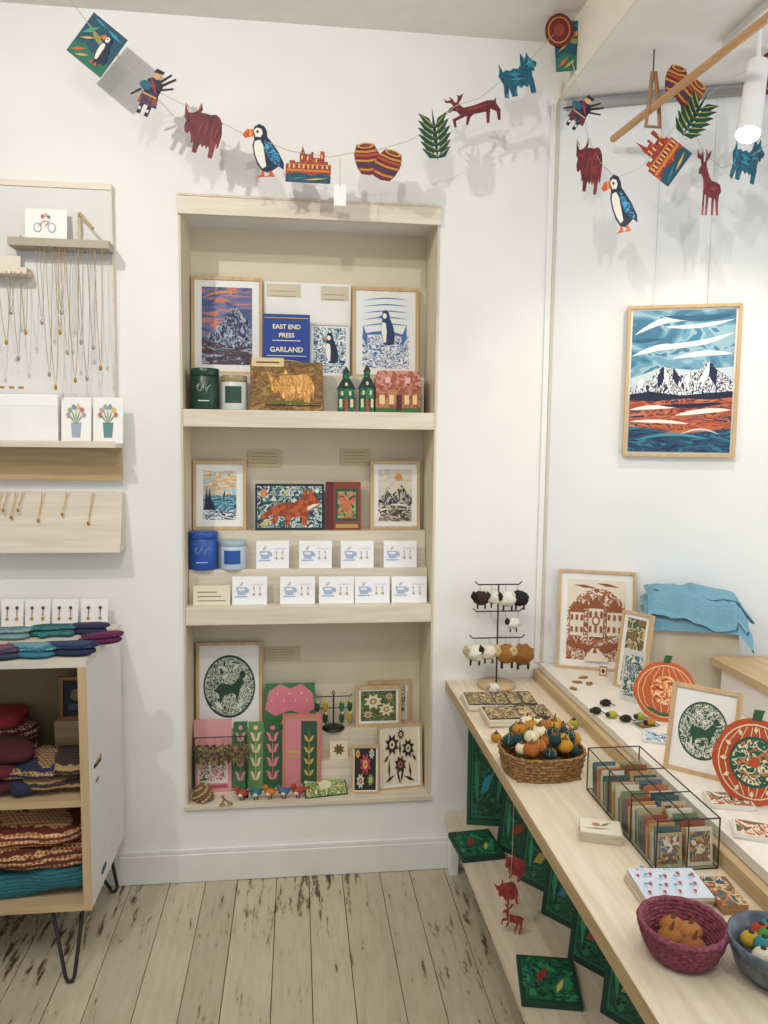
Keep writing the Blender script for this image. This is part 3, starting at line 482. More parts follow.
for i in range(70):
    x=q.x-.048+.096*i/69; y=2.285+.03*rr_.random(); b.tube([(x,y,CZ0-.006),(x-.012+.01*rr_.random(),y+.01*rr_.random(),.11),(x-.04+.03*rr_.random(),y-.01+.03*rr_.random(),.035+.04*rr_.random())],.0018,rf,4)
b.done('raffia_bundle')
for i,(u0,u1) in enumerate(((0,22),(24,49),(51,77),(80,107),(-26,-3))):
    p,w,h=std(u0,u1,600,W-.055,CZ1); b=MB(); b.M=T(p,0,10); b.box(-w/2,w/2,0,.002,0,h,WH)
    for x in (-.22,.22): b.ball((w*x,-.004,h*.7),.005,C(['#7a2030','#5a3a2a','#1f2a24','#5a1f2a','#333333'][i],.3),nu=8,nv=6); b.tube([(w*x,-.003,h*.66),(w*x,-.004,h*.4)],.0012,C('#5c5230'),5); b.ball((w*x,-.004,h*.32),.005,GOLD,nu=8,nv=6)
    b.done('drop_earring_card')
# mitten with cuff and thumb, lying on the cabinet
def mitten(u,v,yaw,col,cuff,L=.17,Wd=.075,z=CZ1,lift=0):
    p=pz(u,v,z+.008); b=MB(); b.M=Tf((p.x,p.y,z+.0095+lift),yaw)
    b.pillow([(-L*.5,-Wd*.40),(-L*.2,-Wd*.42),(0,-Wd*.5),(L*.25,-Wd*.5),(L*.43,-Wd*.35),(L*.5,0),(L*.43,Wd*.33),(L*.25,Wd*.46),(0,Wd*.45),(-L*.2,Wd*.40),(-L*.5,Wd*.38)],.009,C(col,.95,0,.7,180))
    b.M=Tf((p.x,p.y,z+.0095+lift),yaw); b.pillow([(-L*.14,Wd*.30),(L*.02,Wd*.30),(L*.14,Wd*.62),(L*.12,Wd*.80),(L*.03,Wd*.78)],.007,C(col,.95,0,.7,180))
    b.pillow([(-L*.52,-Wd*.43),(-L*.26,-Wd*.44),(-L*.26,Wd*.43),(-L*.52,Wd*.42)],.0105,knit(col,cuff,col,200))
    b.M=Tf((p.x+.006,p.y+.006,z+.024+lift),yaw+9); b.pillow([(-L*.5,-Wd*.40),(-L*.2,-Wd*.42),(0,-Wd*.5),(L*.25,-Wd*.5),(L*.43,-Wd*.35),(L*.5,0),(L*.43,Wd*.33),(L*.25,Wd*.46),(0,Wd*.45),(-L*.2,Wd*.40),(-L*.5,Wd*.38)],.008,knit(cuff,col,col,170))
    return b.done('knitted_mittens')
mitten(-8,656,10,'#333d52','#a04a58'); mitten(28,653,-14,'#2a6f84','#8fa8b0',.16,.075); mitten(68,651,-8,'#1b2744','#34507a',.16,.075); mitten(101,641,18,'#551a44','#722858',.12,.055)
mitten(50,633,175,'#357474','#24485a',.14,.06); mitten(88,631,-6,'#23304f','#5d2a50',.12,.055); mitten(8,636,-5,'#7a9aa0','#3f5a64',.13,.06)

# =============== ART ON BAY WALL
c0=pw(622.5,456,.025); c1=pw(735,456,.025); t0=pw(626,306,.025); wv=(c1-c0).length; hv=t0.z-c0.z
Mp=Matrix.Translation(((c0.x+c1.x)/2,(c0.y+c1.y)/2,c0.z))@Matrix.Rotation(-A20,4,'Z')
MT=NR(['#141f42','#eceeee','#1b2a55','#f1f2f1','#16234a','#e6eaee'],12,(1.6,1,1.0),2.6,3)
mt=[(0,.38),(0,.455),(.06,.47),(.12,.52),(.18,.50),(.25,.56),(.33,.615),(.36,.585),(.42,.6),(.47,.55),(.53,.54),(.58,.57),(.64,.56),(.70,.60),(.77,.645),(.82,.60),(.88,.565),(.93,.54),(1,.50),(1,.38)]
pol=[(NR(['#3a7291','#4c86a3','#6a9cb3','#93b7c6','#427b99'],5,(1,1,2.0),1.6,2),rect(0,0,1,1)),('#e2e9ea',swoosh(.02,.83,.62,.93,.045,.05)),('#dbe5e8',swoosh(.3,.885,1,.93,.03,-.02)),('#d3e0e4',swoosh(.35,.76,1,.84,.04,-.03)),('#e6ecec',swoosh(.0,.68,.55,.74,.045,.03)),('#dbe6e8',swoosh(.4,.66,1,.69,.04,.02)),('#2b6180',swoosh(.3,.96,1,.96,.04,-.02)),('#2b6180',swoosh(0,.79,.3,.8,.025,.0)),('#c9dade',[(0,.52),(.3,.60),(.6,.58),(1,.6),(1,.4),(0,.4)]),
(MT,mt),('#141f42',leaf(.33,.61,.27,.44,.035)),('#141f42',leaf(.77,.64,.84,.46,.045)),('#141f42',leaf(.42,.6,.47,.46,.03)),('#f3f4f3',leaf(.33,.61,.38,.45,.022)),('#f3f4f3',leaf(.77,.64,.7,.46,.03)),('#f3f4f3',leaf(.12,.52,.07,.43,.03)),('#f3f4f3',leaf(.58,.57,.55,.45,.025)),
('#131d3c',[(0,.41),(.2,.43),(.5,.40),(.8,.42),(1,.43),(1,.33),(0,.33)]),
(NR(['#a2472e','#c4663f','#6e2a28','#c9734d','#1b2647'],9,(1,1,5),1.5,3),[(0,.37),(.25,.36),(.55,.38),(.8,.37),(1,.39),(1,.14),(0,.16)]),
('#efe9de',swoosh(.0,.30,.45,.315,.03,.01)),('#131d3c',swoosh(.3,.33,.95,.35,.03,-.01)),('#efe9de',swoosh(.45,.26,1,.30,.035,.01)),('#efe9de',swoosh(.0,.215,.6,.2,.025,.01)),
(NR(['#10294a','#1d4f70','#143a5c','#2a7484','#10294a'],8,(1,1,5),1.5,3),[(0,.18),(.3,.16),(.6,.14),(1,.17),(1,0),(0,0)]),('#c4663f',swoosh(.35,.14,1,.19,.03,-.01)),('#3f93a0',swoosh(.05,.08,.8,.09,.022)),('#c9dade',swoosh(.5,.12,.9,.125,.012))]
b=MB(); fw=.010; b.M=Mp; w=wv;h=hv
for q in ((-w/2,-w/2+fw,0,h),(w/2-fw,w/2,0,h),(-w/2+fw,w/2-fw,0,fw),(-w/2+fw,w/2-fw,h-fw,h)): b.box(q[0],q[1],0,.022,q[2],q[3],FRW)
b.box(-w/2+fw,w/2-fw,.010,.02,fw,h-fw,WH); b.art(pol,-w/2+fw+.006,fw+.006,w-2*fw-.012,h-2*fw-.012,.0098,.0002)
for x in (-w*.27,w*.2): b.tube([(x,.012,h),(x,.012,2.59-c0.z)],.0008,C('#bcbbb8'),5)
b.done('framed_mountain_artwork')

# =============== GARLANDS
RED=NR(['#4f1220','#6a1b26','#58141f','#7a2a2a'],55,(1,1,.4),1,3); TL=NR(['#123f55','#1b5c72','#174d63','#2c8096'],60,(1,1,.5),1,3)
def barrel(cx,cz,rot,c='#6e1f2c'):
    ca,sa=math.cos(rot),math.sin(rot); q=lambda a,b:(cx+a*ca-b*sa,cz+a*sa+b*ca)
    out=[q(*t) for t in [(-.18,-.36),(0,-.4),(.18,-.36),(.24,-.2),(.27,0),(.24,.2),(.18,.36),(0,.4),(-.18,.36),(-.24,.2),(-.27,0),(-.24,-.2)]]
    pr=[(c,out)]
    for z,cc,tt in ((-.27,'#c08a34',.05),(-.15,'#2a3a5a',.06),(-.05,'#c08a34',.05),(.07,'#a5482c',.07),(.17,'#c08a34',.05)):
        wd=.27-.9*z*z; pr.append((cc,[q(*t) for t in [(-wd,z),(0,z-.03),(wd,z),(wd,z+tt),(0,z+tt-.03),(-wd,z+tt)]]))
    return pr+[('#d09a48',[q(a,.32+b) for a,b in circ(0,0,.18,.07,12)]),('#7d3a24',[q(a,.32+b) for a,b in circ(0,0,.13,.045,12)])]
puff=[('#12263c',[(.38,.95),(.5,1),(.62,.95),(.67,.85),(.66,.76),(.76,.64),(.88,.48),(.99,.25),(.97,.13),(.86,.2),(.72,.13),(.6,.08),(.45,.12),(.35,.25),(.3,.42),(.29,.6),(.35,.74),(.33,.85)]),(NR(['#2878a8','#17334f','#3f9cc4'],60,(1,1,1),1,2),[(.58,.7),(.72,.62),(.88,.42),(.93,.2),(.78,.22),(.64,.35),(.56,.55)]),('#e6dfd2',[(.36,.68),(.48,.7),(.54,.6),(.55,.4),(.56,.2),(.46,.16),(.38,.28),(.33,.42),(.32,.58)]),('#e6dfd2',[(.35,.88),(.44,.93),(.54,.9),(.56,.82),(.5,.75),(.38,.76)]),('#c9552a',[(.36,.9),(.2,.9),(.08,.8),(.14,.74),(.34,.78)]),('#d9a23a',[(.3,.9),(.26,.9),(.24,.77),(.29,.77)]),('#12263c',circ(.44,.85,.03,.025,8)),('#c9552a',[(.44,.12),(.42,.05),(.3,.0),(.5,.0),(.5,.1)]),('#c9552a',[(.6,.1),(.62,.04),(.5,.0),(.74,.0),(.68,.1)])]
staga=[(.02,.60),(.08,.68),(.16,.72),(.12,.82),(.03,.86),(.02,.98),(.06,.9),(.14,.9),(.12,1.0),(.17,.92),(.2,.8),(.24,.8),(.28,.93),(.27,1.0),(.32,.95),(.4,1.0),(.34,.86),(.27,.76),(.28,.7),(.34,.6),(.55,.6),(.8,.64),(.92,.6),(.97,.66),(.95,.5),(1.0,.3),(.96,.02),(.91,.02),(.92,.28),(.82,.4),(.8,.3),(.74,.02),(.69,.02),(.73,.34),(.5,.36),(.42,.3),(.34,.1),(.3,.12),(.36,.36),(.28,.34),(.14,.3),(.12,.12),(.08,.14),(.08,.36),(.24,.42),(.2,.54),(.12,.6),(.06,.56)]
stags=[(.1,.7),(.18,.76),(.14,.84),(.02,.86),(.0,1),(.06,.93),(.16,.9),(.2,1),(.24,.9),(.26,.8),(.32,.8),(.36,.9),(.34,1),(.42,.92),(.55,.98),(.5,.88),(.38,.8),(.38,.74),(.46,.64),(.6,.52),(.8,.5),(.95,.46),(1,.36),(.92,.3),(.9,.2),(.92,.0),(.85,.0),(.8,.22),(.74,.28),(.72,.0),(.65,.0),(.64,.26),(.52,.28),(.48,.0),(.41,.0),(.42,.3),(.36,.32),(.34,.0),(.27,.0),(.3,.4),(.28,.54),(.2,.62),(.08,.62)]
west=[(0,.55),(.05,.68),(.06,.82),(.1,.7),(.13,.62),(.2,.66),(.3,.62),(.4,.67),(.5,.63),(.58,.72),(.6,.85),(.63,.98),(.68,.86),(.73,.86),(.78,.98),(.82,.86),(.88,.78),(.98,.72),(.96,.62),(.9,.6),(.9,.52),(.84,.54),(.82,.42),(.84,.3),(.84,.02),(.72,.02),(.7,.22),(.64,.18),(.58,.24),(.5,.18),(.42,.26),(.38,.18),(.37,.02),(.24,.02),(.2,.25),(.14,.0),(.05,.05),(.08,.35)]
thb=[leaf(.5,.0,.5,1,.06)]+[leaf(.5,.05+.11*i,.5+s*(.46-.03*abs(i-2.5)),.26+.13*i,.085) for i in range(6) for s in (-1,1)]
SH={'cow':[(RED,cowp),('#8a3a34',leaf(.5,.7,.44,.3,.02)),('#8a3a34',leaf(.62,.72,.6,.3,.02)),('#8a3a34',leaf(.74,.74,.76,.3,.02)),('#8a3a34',leaf(.86,.7,.86,.35,.02)),('#b98a5a',leaf(.02,.9,.16,.74,.02)),('#b98a5a',leaf(.38,.96,.34,.8,.02)),('#1a0a0e',circ(.17,.58,.02,.02,8))],
'puffin':puff,
'castle':[(NR(['#8a2a26','#a53c2c','#6e2024','#b9562e'],60,(1,1,1),1,2),[(0,0),(0,.5),(.08,.5),(.08,.6),(.2,.6),(.2,.55),(.3,.55),(.3,.8),(.33,.85),(.36,1),(.4,.85),(.42,.78),(.55,.78),(.55,.85),(.6,.85),(.6,.7),(.75,.7),(.75,.88),(.85,.88),(.85,.6),(.93,.6),(.93,.52),(1,.52),(1,0)]),('#c9782e',rect(.03,.3,.97,.36)),('#c9782e',rect(.03,.48,.97,.51)),('#14475a',[(0,0),(1,0),(1,.2),(.8,.28),(.6,.2),(.3,.27),(0,.2)]),('#1f7080',leaf(.05,.05,.5,.16,.03)),('#c9a24e',leaf(.4,.06,.95,.14,.025))]+[('#e0bb78',rect(x,y,x+.035,y+.1)) for x,y in ((.06,.38),(.16,.38),(.28,.38),(.38,.38),(.48,.38),(.58,.38),(.68,.38),(.8,.38),(.9,.38),(.34,.62),(.46,.6),(.66,.56),(.78,.66))],
'barrels':barrel(.28,.55,.15)+barrel(.7,.42,-.35),
'thistle':[('#124840' if i else '#0f3f3a',l) for i,l in enumerate(thb)]+[('#a9a84a',leaf(.5,.08+.11*i,.5+s*.36,.24+.13*i,.012)) for i in range(6) for s in (-1,1)],
'stag':[(RED,staga),('#8a3a34',leaf(.35,.5,.85,.54,.03))],
'stags':[(RED,stags),('#8a3a34',leaf(.5,.4,.88,.4,.03))],
'westie':[(TL,west),('#2f8aa0',leaf(.2,.55,.6,.5,.03)),('#2f8aa0',leaf(.25,.42,.65,.38,.03)),('#7fc0c0',circ(.8,.74,.025,.025,8)),('#0f2c3a',circ(.95,.68,.025,.025,8))],
'piper':[('#17264a',[(.3,.45),(.28,.75),(.4,.82),(.6,.82),(.72,.72),(.7,.45)]),(NR(['#6e1a24','#17264a','#8f3a2c'],70,(1,1,1),0,2),[(.25,.22),(.28,.48),(.72,.48),(.78,.24)]),('#d09a6c',circ(.48,.88,.1,.08,10)),('#1b1b2c',[(.36,.92),(.6,.95),(.62,1.02),(.4,1.02)]),('#141a34',rect(.34,0,.44,.24)),('#141a34',rect(.56,0,.66,.24)),('#1a5a6e',circ(.3,.6,.17,.1,10)),('#2a1c14',[(.6,.7),(.95,1),(.98,.97),(.66,.66)]),('#2a1c14',[(.62,.62),(1,.8),(1,.76),(.64,.58)]),('#2a1c14',[(.58,.78),(.8,1.04),(.84,1.02),(.64,.76)]),('#2a1c14',[(.2,.5),(.02,.3),(.05,.28),(.26,.48)]),('#c9a24e',rect(.3,.42,.7,.45)),('#8f2a30',leaf(.35,.8,.68,.48,.05)),('#e0dccc',rect(.36,.08,.42,.14)),('#e0dccc',rect(.58,.08,.64,.14))],
'puffincard':[('#164a60',rect(0,0,1,1)),('#8a8f4a',leaf(.05,.75,.9,.45,.06)),('#1f6a56',[(0,0),(1,0),(1,.3),(.7,.36),(.5,.3),(.25,.38),(0,.25)]),('#c0632c',leaf(.05,.08,.35,.3,.04)),('#c9a24e',leaf(.2,.05,.5,.22,.03)),('#3f9a6a',leaf(.05,.5,.35,.85,.05)),('#c9a24e',leaf(.08,.4,.4,.6,.03)),('#2f8aa0',leaf(.5,.9,.95,.85,.04)),('#2f8aa0',leaf(.1,.93,.5,.9,.03))]+[(c,[(.42+.5*a,.12+.72*z) for a,z in pts]) for c,pts in puff if isinstance(c,str)],
'disc':[('#6a1b26',circ(.5,.5,.5,.5,20)),('#c08a34',circ(.5,.5,.4,.4,20)),('#6a1b26',circ(.5,.5,.36,.36,16)),('#8f3a2c',circ(.5,.5,.2,.2,12))]}
def garland(items,paths,y,yaw=0):
    b=MB()
    for k,u0,u1,v0,v1,roll in items:
        a=py((u0+u1)/2,(v0+v1)/2,y); s=mpp(a); w=(u1-u0)*s; h=(v1-v0)*s
        b.M=Matrix.Translation(a)@Matrix.Rotation(math.radians(yaw+random.uniform(-9,9)),4,'Z')@Matrix.Rotation(math.radians(roll),4,'Y')
        tr=lambda pts:[((p[0]-.5)*w,(p[1]-.5)*h) for p in pts]
        for i,(c,pts) in enumerate(SH[k]):
            m=C(c) if isinstance(c,str) else c
            if k in('barrels','piper','thistle','puffin') or i==0: b.poly(tr(pts),.0022,m,-.0003*i)
            else: b.sheet(tr(pts),m,-.0003*i-.0001)
    b.M=Matrix.Identity(4)
    for path in paths:
        P=[py(u,v,y+.002) for u,v in path]; out=[]
        for i in range(len(P)-1):
            for q in range(4): out.append(P[i].lerp(P[i+1],q/4))
        out.append(P[-1]); b.tube(out,.0010,C('#b5ac98'),5)
    return b
g=garland([('puffincard',76,118,22,68,38),('piper',132,170,70,116,25),('cow',180,223,103,154,14),('puffin',241,283,125,176,-6),('castle',286,331,147,182,2),('barrels',354,402,142,181,0),('thistle',416,454,109,160,-8),('stag',446,500,92,126,-16),('westie',498,540,54,95,-14),('disc',545,573,14,46,0),('puffincard',555,594,22,69,-5)],
 [[(66,-6),(90,26),(112,50),(140,80),(162,94),(200,112),(240,132),(262,140),(290,151),(330,157),(352,153),(378,150),(408,141),(432,128),(455,106),(480,98),(500,82),(530,60),(552,36),(590,12),(604,-6)]],2.36)
q=py(334,184,2.36); q2=py(346,206,2.36); b=g; b.box(q.x,q2.x,2.36,2.362,q2.z,q.z,WH); b.tube([py(340,158,2.362),py(340,186,2.359)],.001,C('#b5ac98'),5); b.done('paper_garland')
g=garland([('piper',563,598,95,130,35),('cow',573,604,137,192,5),('puffin',601,636,175,232,-12),('castle',640,680,128,180,-55),('barrels',662,706,68,106,20),('thistle',674,716,90,140,30),('stags',696,722,150,214,0),('westie',730,766,136,182,10),('disc',757,785,52,94,0)],
 [[(572,60),(580,96),(588,138),(600,162),(616,178),(640,168),(660,146),(678,122),(700,100),(740,74),(775,56)],[(690,120),(703,152),(722,168),(745,160),(775,140)]],2.12); g.done('paper_garland')
b=MB(); a=pz(613,139,2.46); c=pz(800,-8,2.46); b.cyl(a,c,.011,.011,wood('#ad8557','#c79f72','y'),14)
m=a.lerp(c,.28); P1=Vector((m.x,m.y,m.z)); b.tube([P1+Vector((-.016,0,-.05)),P1+Vector((-.010,0,.0)),P1+Vector((-.002,0,.10)),P1+Vector((.006,0,.10)),P1+Vector((.022,0,.0)),P1+Vector((.026,0,-.05))],.006,wood('#8f6842','#ad8557','z'),8,True)
b.tube([P1+Vector((0,0,.10)),P1+Vector((0,0,.16))],.002,BLK); 
m=a.lerp(c,.9); b.tube([m,Vector((m.x,m.y,2.62))],.002,BLK)
b.done('wooden_hanging_pole')
b=MB(); s1=py(758,64,1.95); s2=py(748,134,1.90); wt=C('#eeeeee',.35); b.cyl(s1,s2,.026,.03,wt,20); b.box(s1.x-.018,s1.x+.018,1.2,2.1,2.59,2.6195,wt); b.cyl((s1.x,1.95,s1.z-.01),(s1.x,1.95,2.6),.006,.006,wt,10)
d=(s2-s1).normalized(); b.cyl(s2+d*.001,s2+d*.006,.027,.027,emis('#fff0d8',110),20); b.done('track_spotlight')
LS=s2+d*.03

# =============== RIGHT COUNTER
CT=.678
b=MB(); b.box(.515,.845,.2,W-.004,CT-.03,CT,PLYY); b.box(.513,.5148,.2,W-.004,CT-.032,CT+.001,wood('#ad9269','#c4aa82','y')); b.box(.52,.845,.2,W-.004,.178,.2,PLYY)
b.box(.825,.845,.2,W-.004,CT,.711,wood('#b89c72','#c9b086','y'))
for y in (W-.06,1.15,.25): b.box(.53,.56,y,y+.035,0,.178,WH); b.box(.80,.83,y,y+.035,0,.178,WH)
b.box(.70,.845,W-.03,W-.01,.2,CT-.03,PLYZ)
b.done('display_counter',.0012)
def lcard(u0,u1,vt,vb,name,polys,col,yaw=-30,z=.2,t=.015,tilt=10):
    p,w,h=gnd(u0,u1,vt,vb,z); card(name,p,w/abs(math.cos(math.radians(yaw)))*.95,h,yaw,tilt,C(col),polys,t)
def gp(a,c): return [('#0c3128',rect(.07,.05,.93,.95)),('#1f6a4a',rect(.1,.07,.9,.93)),(NR(['#0c342a','#14523c','#0f3d30','#2a7048','#0c342a'],34,(1,1,1),1.2,3),rect(.13,.09,.87,.91)),(c,leaf(.3,.3,.62,.5,.07)),('#c9bb8a',leaf(.6,.5,.72,.66,.04)),('#2f8a5f',leaf(.25,.2,.2,.7,.05)),('#2f8a5f',leaf(.7,.2,.82,.6,.05))]
lcard(466,510,722,826,'green_gift_bag',gp('#2f8a5f','#2f8aa0'),'#14563c',-12)
for u0,u1,vt,vb,c in ((500,534,788,858,'#8f3a2c'),(522,556,812,890,'#a8983e'),(546,580,842,925,'#2f7484'),(574,612,880,972,'#8f3a2c'),(608,650,925,1030,'#a8983e')):
    lcard(u0,u1,vt,vb,'botanical_gift_box',gp('#2f7a52',c),'#0d3d30',-52,t=.02)
for u,v,yw in ((476,848,5),(548,985,-12)):
    p=pz(u,v,.2); b=MB(); b.M=Tf((p.x,p.y,.217),yw); b.box(-.07,.07,0,.016,-.08,.08,C('#0d3d30')); b.art([(NR(['#0c342a','#1f6a4a','#0f3d30','#2f8a5a'],34,(1,1,1),1.2,3),rect(.06,.05,.94,.95)),('#8f3a2c',leaf(.3,.4,.5,.75,.08)),('#c9bb6a',leaf(.6,.2,.75,.5,.05))],-.07,-.08,.14,.16,0); b.done('green_gift_box_flat',.001)
b=MB(); p=pz(509,935,.2)
for i,(k,z0) in enumerate((('stag',.01),('cow',.075),('cow',.14))):
    b.M=T((p.x+.004*i,p.y+.012*i,.2+z0),-15,8,(-1)**i*14)
    for j,(c_,pts) in enumerate(SH[k][:1]): b.poly([((x_-.5)*.060,z_*.072) for x_,z_ in pts],.004,N2('#7a2420','#96352a',60,.45,.55))
b.M=Matrix.Identity(4); b.tube([(p.x+.012,p.y+.03,.2+.21),(p.x+.012,p.y+.03,CT-.032)],.001,C('#b5ac98'),5); b.tube([(p.x,p.y,.23),(p.x+.004,p.y+.02,.31),(p.x+.012,p.y+.03,.41)],.001,C('#b5ac98'),5)
b.done('red_animal_paper_garland')
# pompom animal rack
p=pz(495,685,CT); p.y=min(p.y,2.45); k=mpp(p)
def pom(b,q,col,r=.017,seed=1,face=None):
    m=C(col,.95,0,.9,150); b.ball(q,r,m,1.15,.9,.95,.3,110,seed,18,12); b.ball(q+Vector((-r*1.05,-r*.3,r*.35)),r*.48,C(face or col,.9),1,.9,1.1,nu=10,nv=7)
    for dx in (-.5,.55):
        b.cyl(q+Vector((dx*r,-.2*r,-r*.7)),q+Vector((dx*r,-.2*r,-r*1.45)),r*.13,r*.13,C('#2a211c'),6)
    for s in (-1,1): b.ball(q+Vector((-r*1.05,-r*.3+s*r*.4,r*.75)),r*.18,C(face or col,.9),1,1,1.4,nu=6,nv=5)
b=MB(); b.lathe([(0,0),(.062,0),(.064,.004),(.062,.014),(0,.014)],(p.x,p.y,CT+.0005),wood('#b59c76','#c9b28c','x'))
H=.35; O=Vector((p.x,p.y,CT)); b.cyl(O+Vector((0,0,.01)),O+Vector((0,0,H)),.0028,.0028,BLK,8)
for i,(z,w) in enumerate(((H,.16),(H*.74,.17),(H*.48,.19))):
    b.tube([O+Vector((-w/2,0,z+.01)),O+Vector((-w/2+.01,0,z)),O+Vector((w/2-.01,0,z)),O+Vector((w/2,0,z+.01))],.0025,BLK)
    for x in (-.4,-.15,.15,.4): b.tube([O+Vector((w*x,0,z)),O+Vector((w*x,-.006,z-.02))],.001,GOLD,5)
cl=[(-.062,H,'#3a2418','#1c120c',.024),(.026,H,'#e0dbd0','#1c1a18',.027),(.070,H,'#1c1a18','#e0dbd0',.026),(-.018,H,'#ddd6c8','#3a2c22',.022),(-.080,H*.48,'#e0dbd0','#b9a78a',.028),(-.034,H*.48,'#dcd5c5','#2a1c14',.025),(.030,H*.48,'#9c6c30','#d0b78a',.033),(.084,H*.48,'#8f5f2c','#d0b78a',.034),(.05,H*.74,'#e0dbd0','#1c1a18',.020)]
for i,(x,z,c,f,rr) in enumerate(cl): pom(b,O+Vector((x,-.010-.006*(i%2),z-.02-rr)),c,rr,i,f)
b.done('felt_animal_keyring_stand')
b=MB(); q=O+Vector((-.035,-.095,.026)); pom(b,q,'#e0dbd0',.017,3,'#b9a78a'); b.done('felt_sheep')
def flat(name,u,v,z,w,d,yaw,layers,polys,base_='#d9d1bc',t=.006,P=None):
    p=P or pz(u,v,z); b=MB(); zz=z+.0005
    for i in range(layers):
        b.M=Tf((p[0]+random.uniform(-.003,.003),p[1],zz+t),yaw+random.uniform(-3,3)); b.box(-w/2,w/2,0,t*.92,-d/2,d/2,C(base_)); zz+=t
    b.art(polys,-w/2,-d/2,w,d,0); return b.done(name)
def cells(n,pal,k): 
    o=[]
    for i in range(n):
        x0=.02+i*.98/n; x1=x0+.94/n; o.append(('#3d3020',rect(x0,.04,x1,.96))); o.append((NR([pal[i%len(pal)],'#d3bd8e','#4a3a28',pal[(i+1)%len(pal)]],k,(1,1,1),1,3),rect(x0+.012,.1,x1-.012,.9)))
    return o
flat('card_tray',0,0,CT,.22,.13,-3,3,cells(5,['#6a5638','#8a7446','#54623f'],70),P=(.635,2.275))
flat('floral_card_stack',0,0,CT,.20,.12,-2,4,cells(4,['#8f5334','#5d6b3f','#9c8a5a'],60),P=(.655,2.135))
flat('orange_leaf_card_stack',0,0,CT,.12,.06,6,2,cells(3,['#b0652c','#8a9a4a'],50),P=(.73,2.035))
# wicker basket
p=pz(548,784,CT); rx=.108; ry=.09
cx,cy=p.x+.008,p.y+ry-.01
cx=max(cx,.515+rx*.9)
b=MB(); wk=N2('#a07845','#6f4c28',120,.4,.6,(1,1,1),.7,2,.4)
def coil(b,cx,cy,z0,n,r,f,rx,ry,m,e=.75):
    for i in range(n):
        s=f(i/(n-1)); pts=[]
        for k in range(48):
            a=2*math.pi*k/48; c_,s_=math.cos(a),math.sin(a); wv=1+.014*math.sin(k*math.pi/1.5+(i%2)*math.pi)
            pts.append((cx+rx*s*wv*math.copysign(abs(c_)**e,c_),cy+ry*s*wv*math.copysign(abs(s_)**e,s_),z0+r+i*r*1.7))
        b.tube(pts,r,m,6,True)
coil(b,cx,cy,CT+.0005,8,.0045,lambda t:.86+.1*t,rx,ry,wk); b.box(cx-rx*.75,cx+rx*.75,cy-ry*.75,cy+ry*.75,CT+.0005,CT+.006,wk); b.done('wicker_basket')
b=MB(); fc=['#153f42','#b98328','#e0d6bc','#12383b','#c28a2e','#ddd2b4','#1d4f48','#b07a22','#153f42','#d8cca8','#9c5a24','#0f3234','#b98328']
for i in range(42):
    a=i*2.4; rr=math.sqrt(i/42)*.088; x=cx+rr*math.cos(a); y=cy+rr*.82*math.sin(a); z=CT+.062+.048*(1-(rr/.09)**2)+(i%3)*.007; c=fc[(i*5)%13]
    m=C(c,.95,0,.5,200); rb=.0182+.003*math.sin(i*1.9); b.ball((x,y,z),rb,m,1,1,.88,nu=14,nv=9)
    if i%2: b.ball((x,y,z+rb*.75),.009,C('#6b4826',.9),1,1,.6,nu=8,nv=5)
    else:
        for q in range(6):
            t=q*math.pi/3; b.tube([(x+rb*.3*math.cos(t),y+rb*.3*math.sin(t),z+rb*.85),(x+rb*.8*math.cos(t),y+rb*.8*math.sin(t),z+rb*.55),(x+rb*1.02*math.cos(t),y+rb*1.02*math.sin(t),z)],.0006,C('#b5a878'),4)
    b.cyl((x,y,z+rb*.8),(x+.002,y,z+rb*.8+.011),.0018,.0014,C('#4a321e'),6)
b.done('felt_pumpkin_pile')
for i,(u,v,c) in enumerate(((496,742,'#b07a22'),(603,727,'#a8a234'))):
    p=pz(u,v,CT); p.x=min(p.x,.80); b=MB(); b.ball((p.x,p.y,CT+.0135),.015,C(c,.95,0,.5,200),1,1,.87); b.ball((p.x,p.y,CT+.025),.007,C('#4b3018',.9),1,1,.6); b.cyl((p.x,p.y,CT+.026),(p.x,p.y,CT+.035),.0017,.0013,C('#4a321e'),6); b.done('felt_pumpkin')
# glass card box
gx0,gx1,gy0,gy1,gz=.688,.815,1.325,1.675,CT+.104
b=MB(); br=C('#4a4232',.35,.6)
cs=[(gx0,gy0),(gx1,gy0),(gx1,gy1),(gx0,gy1)]
for z in (CT+.003,gz): b.tube([(x,y,z) for x,y in cs],.0016,br,6,True) 
for x,y in cs: b.tube([(x,y,CT+.003),(x,y,gz)],.0016,br,6)
xm=(gx0+gx1)/2
b.tube([(xm,gy0,gz),(xm,gy1,gz)],.0014,br); b.tube([(xm,gy0,CT+.003),(xm,gy0,gz)],.0014,br,6)
for ym in (gy0+.113,gy0+.227): b.tube([(gx0,ym,gz),(gx1,ym,gz)],.0014,br); b.tube([(gx0,ym,CT+.003),(gx0,ym,gz)],.0014,br)
gl=glass()
for (x0,y0),(x1,y1) in zip(cs,cs[1:]+cs[:1]): b.vf([(x0,y0,CT+.004),(x1,y1,CT+.004),(x1,y1,gz),(x0,y0,gz)],[(0,1,2,3)],gl)
b.box(gx0+.003,gx1-.003,gy0+.003,gy1-.003,CT+.0005,CT+.003,gl); b.done('glass_card_box')
b=MB(); pc=['#b5a27c','#b56f48','#4a6658','#d6cdb8','#96502f','#345c66','#c2b38c','#728658','#c0985a','#5a7684','#d9d3c2','#96483a']
